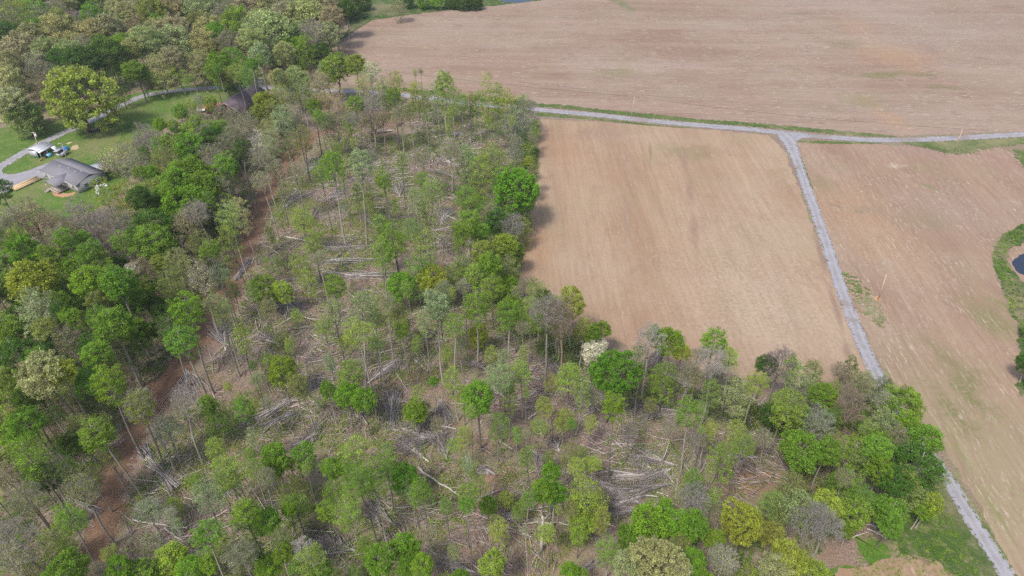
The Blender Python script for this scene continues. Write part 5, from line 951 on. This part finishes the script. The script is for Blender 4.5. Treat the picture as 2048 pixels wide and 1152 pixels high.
# the topped dead tree standing in the lower clearing
def snag():
    b0 = P(1082,1105); e = empty('dead_tree', b0); tag(e,'tall topped dead tree with pale trunk on pinkish bare ground','tree'); r = np.random.default_rng(4)
    h = 9.5; g = Geo(); p = [(0,0,-.1),(.05,0,h*.3),(.1,.05,h*.6),(0,.1,h)]; g.tube(p,[.33,.27,.23,.15],8,(.50,.44,.37)); g.obj('trunk', M['wood'], e)
    g = Geo()
    for k in range(12):
        a = r.uniform(0,6.28); z = h*r.uniform(.7,1.0); L = r.uniform(.7,1.7); d = np.array([math.cos(a),math.sin(a),r.uniform(.1,.9)]); k0 = np.array([.05,.05,z]); k1 = k0+d*L
        g.tube([k0,(k0+k1)/2+r.normal(0,.1,3),k1],[.07,.045,.015],5,(.46,.41,.36))
        for _ in range(3): m_ = k0+(k1-k0)*r.uniform(.4,1); g.tube([m_,m_+r.normal(0,.5,3)],[.02,.008],3,(.46,.41,.36),cap=False)
    g.obj('branches', M['wood'], e)
snag()
# ------------------------------------------------------------ words for every tree, log and pile
MARKS = [("the grey roofed house",140,350),("the pale metal shed",97,300),("the purple brown barn roof",486,205),("the huge yellow green oak",155,197),("the vivid round field edge tree",1032,378),
 ("the white blossoming tree",1190,697),("the vivid dense middle tree",1222,742),("the topped dead tree",1082,1050),("the orange soil patch",1500,962),("the pale gravel spur",508,150),("the bend of the gravel lane",255,205),
 ("the top of the dirt track",630,272),("the bottom of the dirt track",190,1120),("the middle of the dirt track",420,645),("the lower dirt track bend",232,935),("the silvery white tree",517,284),
 ("the lane leaving the trees",1895,960),("the round yellow green tree",1487,1045),("the longest pale log",893,972),("the broad pale lower oak",1305,1118),("the middle field's left corner",1040,575),
 ("the bottom left corner",0,1152),("the top left corner",0,0),("the lime green track tree",442,912),("the wide olive wood crown",92,726),("the darkest lane side tree",1850,910),("the brown skid path",850,650),
 ("the red ground above the clearing",830,240),("the small vivid round tree",808,942),("the tall crown above the lane",887,142),("the upper field's left corner",660,100),("the side lane entering the trees",1750,745),
 ("the grassy top meadow",760,30),("the dense green mass by the house",375,370),("the bright pair of wood crowns",225,642),("the fanned felled crown",690,1095),("the wide purple brush fan",1300,925),("the tall lone middle crown",705,298),
 ("the bottom right grass corner",1940,1110),("the lumber stack",50,370),("the bottom edge centre",1024,1152),("the small pond",2035,525),("the far pond",1040,2)]
ORD = ['nearest','second','third','fourth','fifth','sixth','seventh','eighth','ninth','tenth','eleventh','twelfth','thirteenth','fourteenth','fifteenth','sixteenth']
def direction(dx, dy):
    a = math.degrees(math.atan2(-dy, dx))%360
    return ['right of','above right of','above','above left of','left of','below left of','below','below right of'][int(((a+22.5)%360)//45)]
def label_all(items):
    """items: (object, head words, category, group, px, py)"""
    used = {}
    rows = []
    for o, head, cat, grp, px, py in items:
        best = sorted(MARKS, key=lambda m: math.hypot(m[1]-px, m[2]-py)+(1e4 if math.hypot(m[1]-px, m[2]-py) < 9 and len(head.split())>0 and False else 0))
        m = best[0]; d = math.hypot(m[1]-px, m[2]-py)
        if d < 10: m = best[1]; d = math.hypot(m[1]-px, m[2]-py)
        rows.append((o, head, cat, grp, direction(px-m[1], py-m[2]), m[0], d))
    by = {}
    for r in rows: by.setdefault((r[1], r[4], r[5]), []).append(r)
    for k, lst in by.items():
        lst.sort(key=lambda r: r[6])
        for i, r in enumerate(lst):
            hd_ = r[1]
            if len(f'{hd_} {ORD[min(i,15)]} {r[4]} {r[5]}'.split()) > 16: r = (r[0], ' '.join(hd_.split()[1:]), *r[2:])
            if len(lst) == 1: lab = f"{r[1]} {r[4]} {r[5]}"
            else: lab = f"{r[1]}, {ORD[min(i,15)]} {r[4]} {r[5]}"
            tag(r[0], lab, r[2], r[3])
items = []
for t in TREES:
    qx, qy = PIX(t['x'], t['y'], t['hc'])
    w_ = (t['x'], t['y'])
    zn = 'far wood' if inside(*w_, Z_FAR) else 'left wood' if inside(*w_, Z_LEFT) else 'clearing' if inside(*w_, Z_CLEAR) else 'lower right wood' if inside(*w_, Z_BELT) else 'edges of the fields and lanes'
    rp = t['r']*pxm(qy, t['hc']); size = 'large' if rp > 29 else 'small' if rp < 17 else 'medium'
    nm = t['name']; colw = CW[t['col']]
    leafy = t['typ'] not in 'BV'
    if not leafy: colw = {'E':'grey','U':'purplish','N':'tan','S':'silvery','W':'whitish','M':'olive','P':'pale'}.get(t['col'],'grey'); kind = 'leafless tree' if t['typ']=='B' else 'half bare tree'
    else: kind = {'R':'leafy tree','O':'spreading oak','T':'tall domed tree','A':'airy tree','C':'slim sapling','S':'bush','K':'cedar'}[t['typ']]
    cat = {'shrub':'bush','sapling':'sapling'}.get(nm, 'tree')
    if nm == 'sapling': kind = 'thin sapling'
    if nm == 'blossoming_tree': kind = 'tree'; colw = 'white blossoming'
    items.append((t['obj'], f"{size} {colw} {kind}", cat, {'far wood':'trees of the far wood','left wood':'trees of the left wood','clearing':'trees left standing in the clearing','lower right wood':'trees beside the middle field and side lane'}.get(zn,'trees at the edges of the fields and lanes'), qx, qy))
label_all(items)
special = {(155,197):'huge yellow green spreading oak beside the gravel lane above the metal shed',(1032,378):'vivid green round tree bulging over the left edge of the middle field',(1222,742):'vivid green dense tree right of the white blossoming tree',
 (808,942):'small vivid green round tree in the lower clearing',(1305,1118):'broad pale olive oak crown at the bottom edge below the vivid green trees',(1487,1045):'round yellow green tree below the orange soil patch',(1183,703):'larger white blossoming tree beside the vivid green dense tree',
 (1203,684):'smaller white blossoming tree just above right of the larger one',(887,142):'tall bright green domed crown standing alone against the upper field',(442,912):'lime green airy tree right of the lower dirt track bend',(92,726):'wide pale olive crown in the middle of the left wood',(798,10):'lone half bare tree on the edge of the top meadow'}
for t in TREES:
    k = (int(t['px']), int(t['py']))
    if t['listed'] and k in special: t['obj']['label'] = special[k]
items = []
for e, kd, ax, ay, bx, by, L in PILES:
    dr = direction(bx-ax, by-ay).replace(' of','').replace('above','up').replace('below','down')
    sz = 'long' if L > 7 else 'short' if L < 4 else 'medium'
    if kd == 'top': items.append((e, f"{sz} fan of limbs spread {dr},", 'felled treetop', 'felled treetops in the clearing', (ax+bx)/2, (ay+by)/2))
    else: items.append((e, f"{sz} pile of cut stems", 'brush pile', 'piles of cut stems in the clearing', ax, ay))
for e, qx, qy, L, pale in LOGS:
    items.append((e, f"{'long' if L>7 else 'short' if L<3.5 else 'medium'} {'white' if pale>.85 else 'pale' if pale>.55 else 'grey brown'} fallen log", 'log', 'fallen logs on the ground', qx, qy))
label_all(items)
for e, kd, *_ in PILES: e['label'] = e['label'].replace(',,', ',').replace(', above',' above').replace(', below',' below').replace(', left',' left').replace(', right',' right')

# ------------------------------------------------------------ the air between the camera and the far wood
def haze():
    g = Geo(); g.box((0,230,54), (900,620,110)); hb = NB('haze'); v = hb.N('ShaderNodeVolumePrincipled')
    v.inputs['Color'].default_value = (.86,.90,.97,1); v.inputs['Density'].default_value = .00016; v.inputs['Anisotropy'].default_value = .2
    hb.L(v.outputs[0], hb.out.inputs['Volume']); o = g.obj('haze', hb.m); tag(o, 'thin pale spring haze over the fields and woods', 'haze', kind='stuff')
haze()
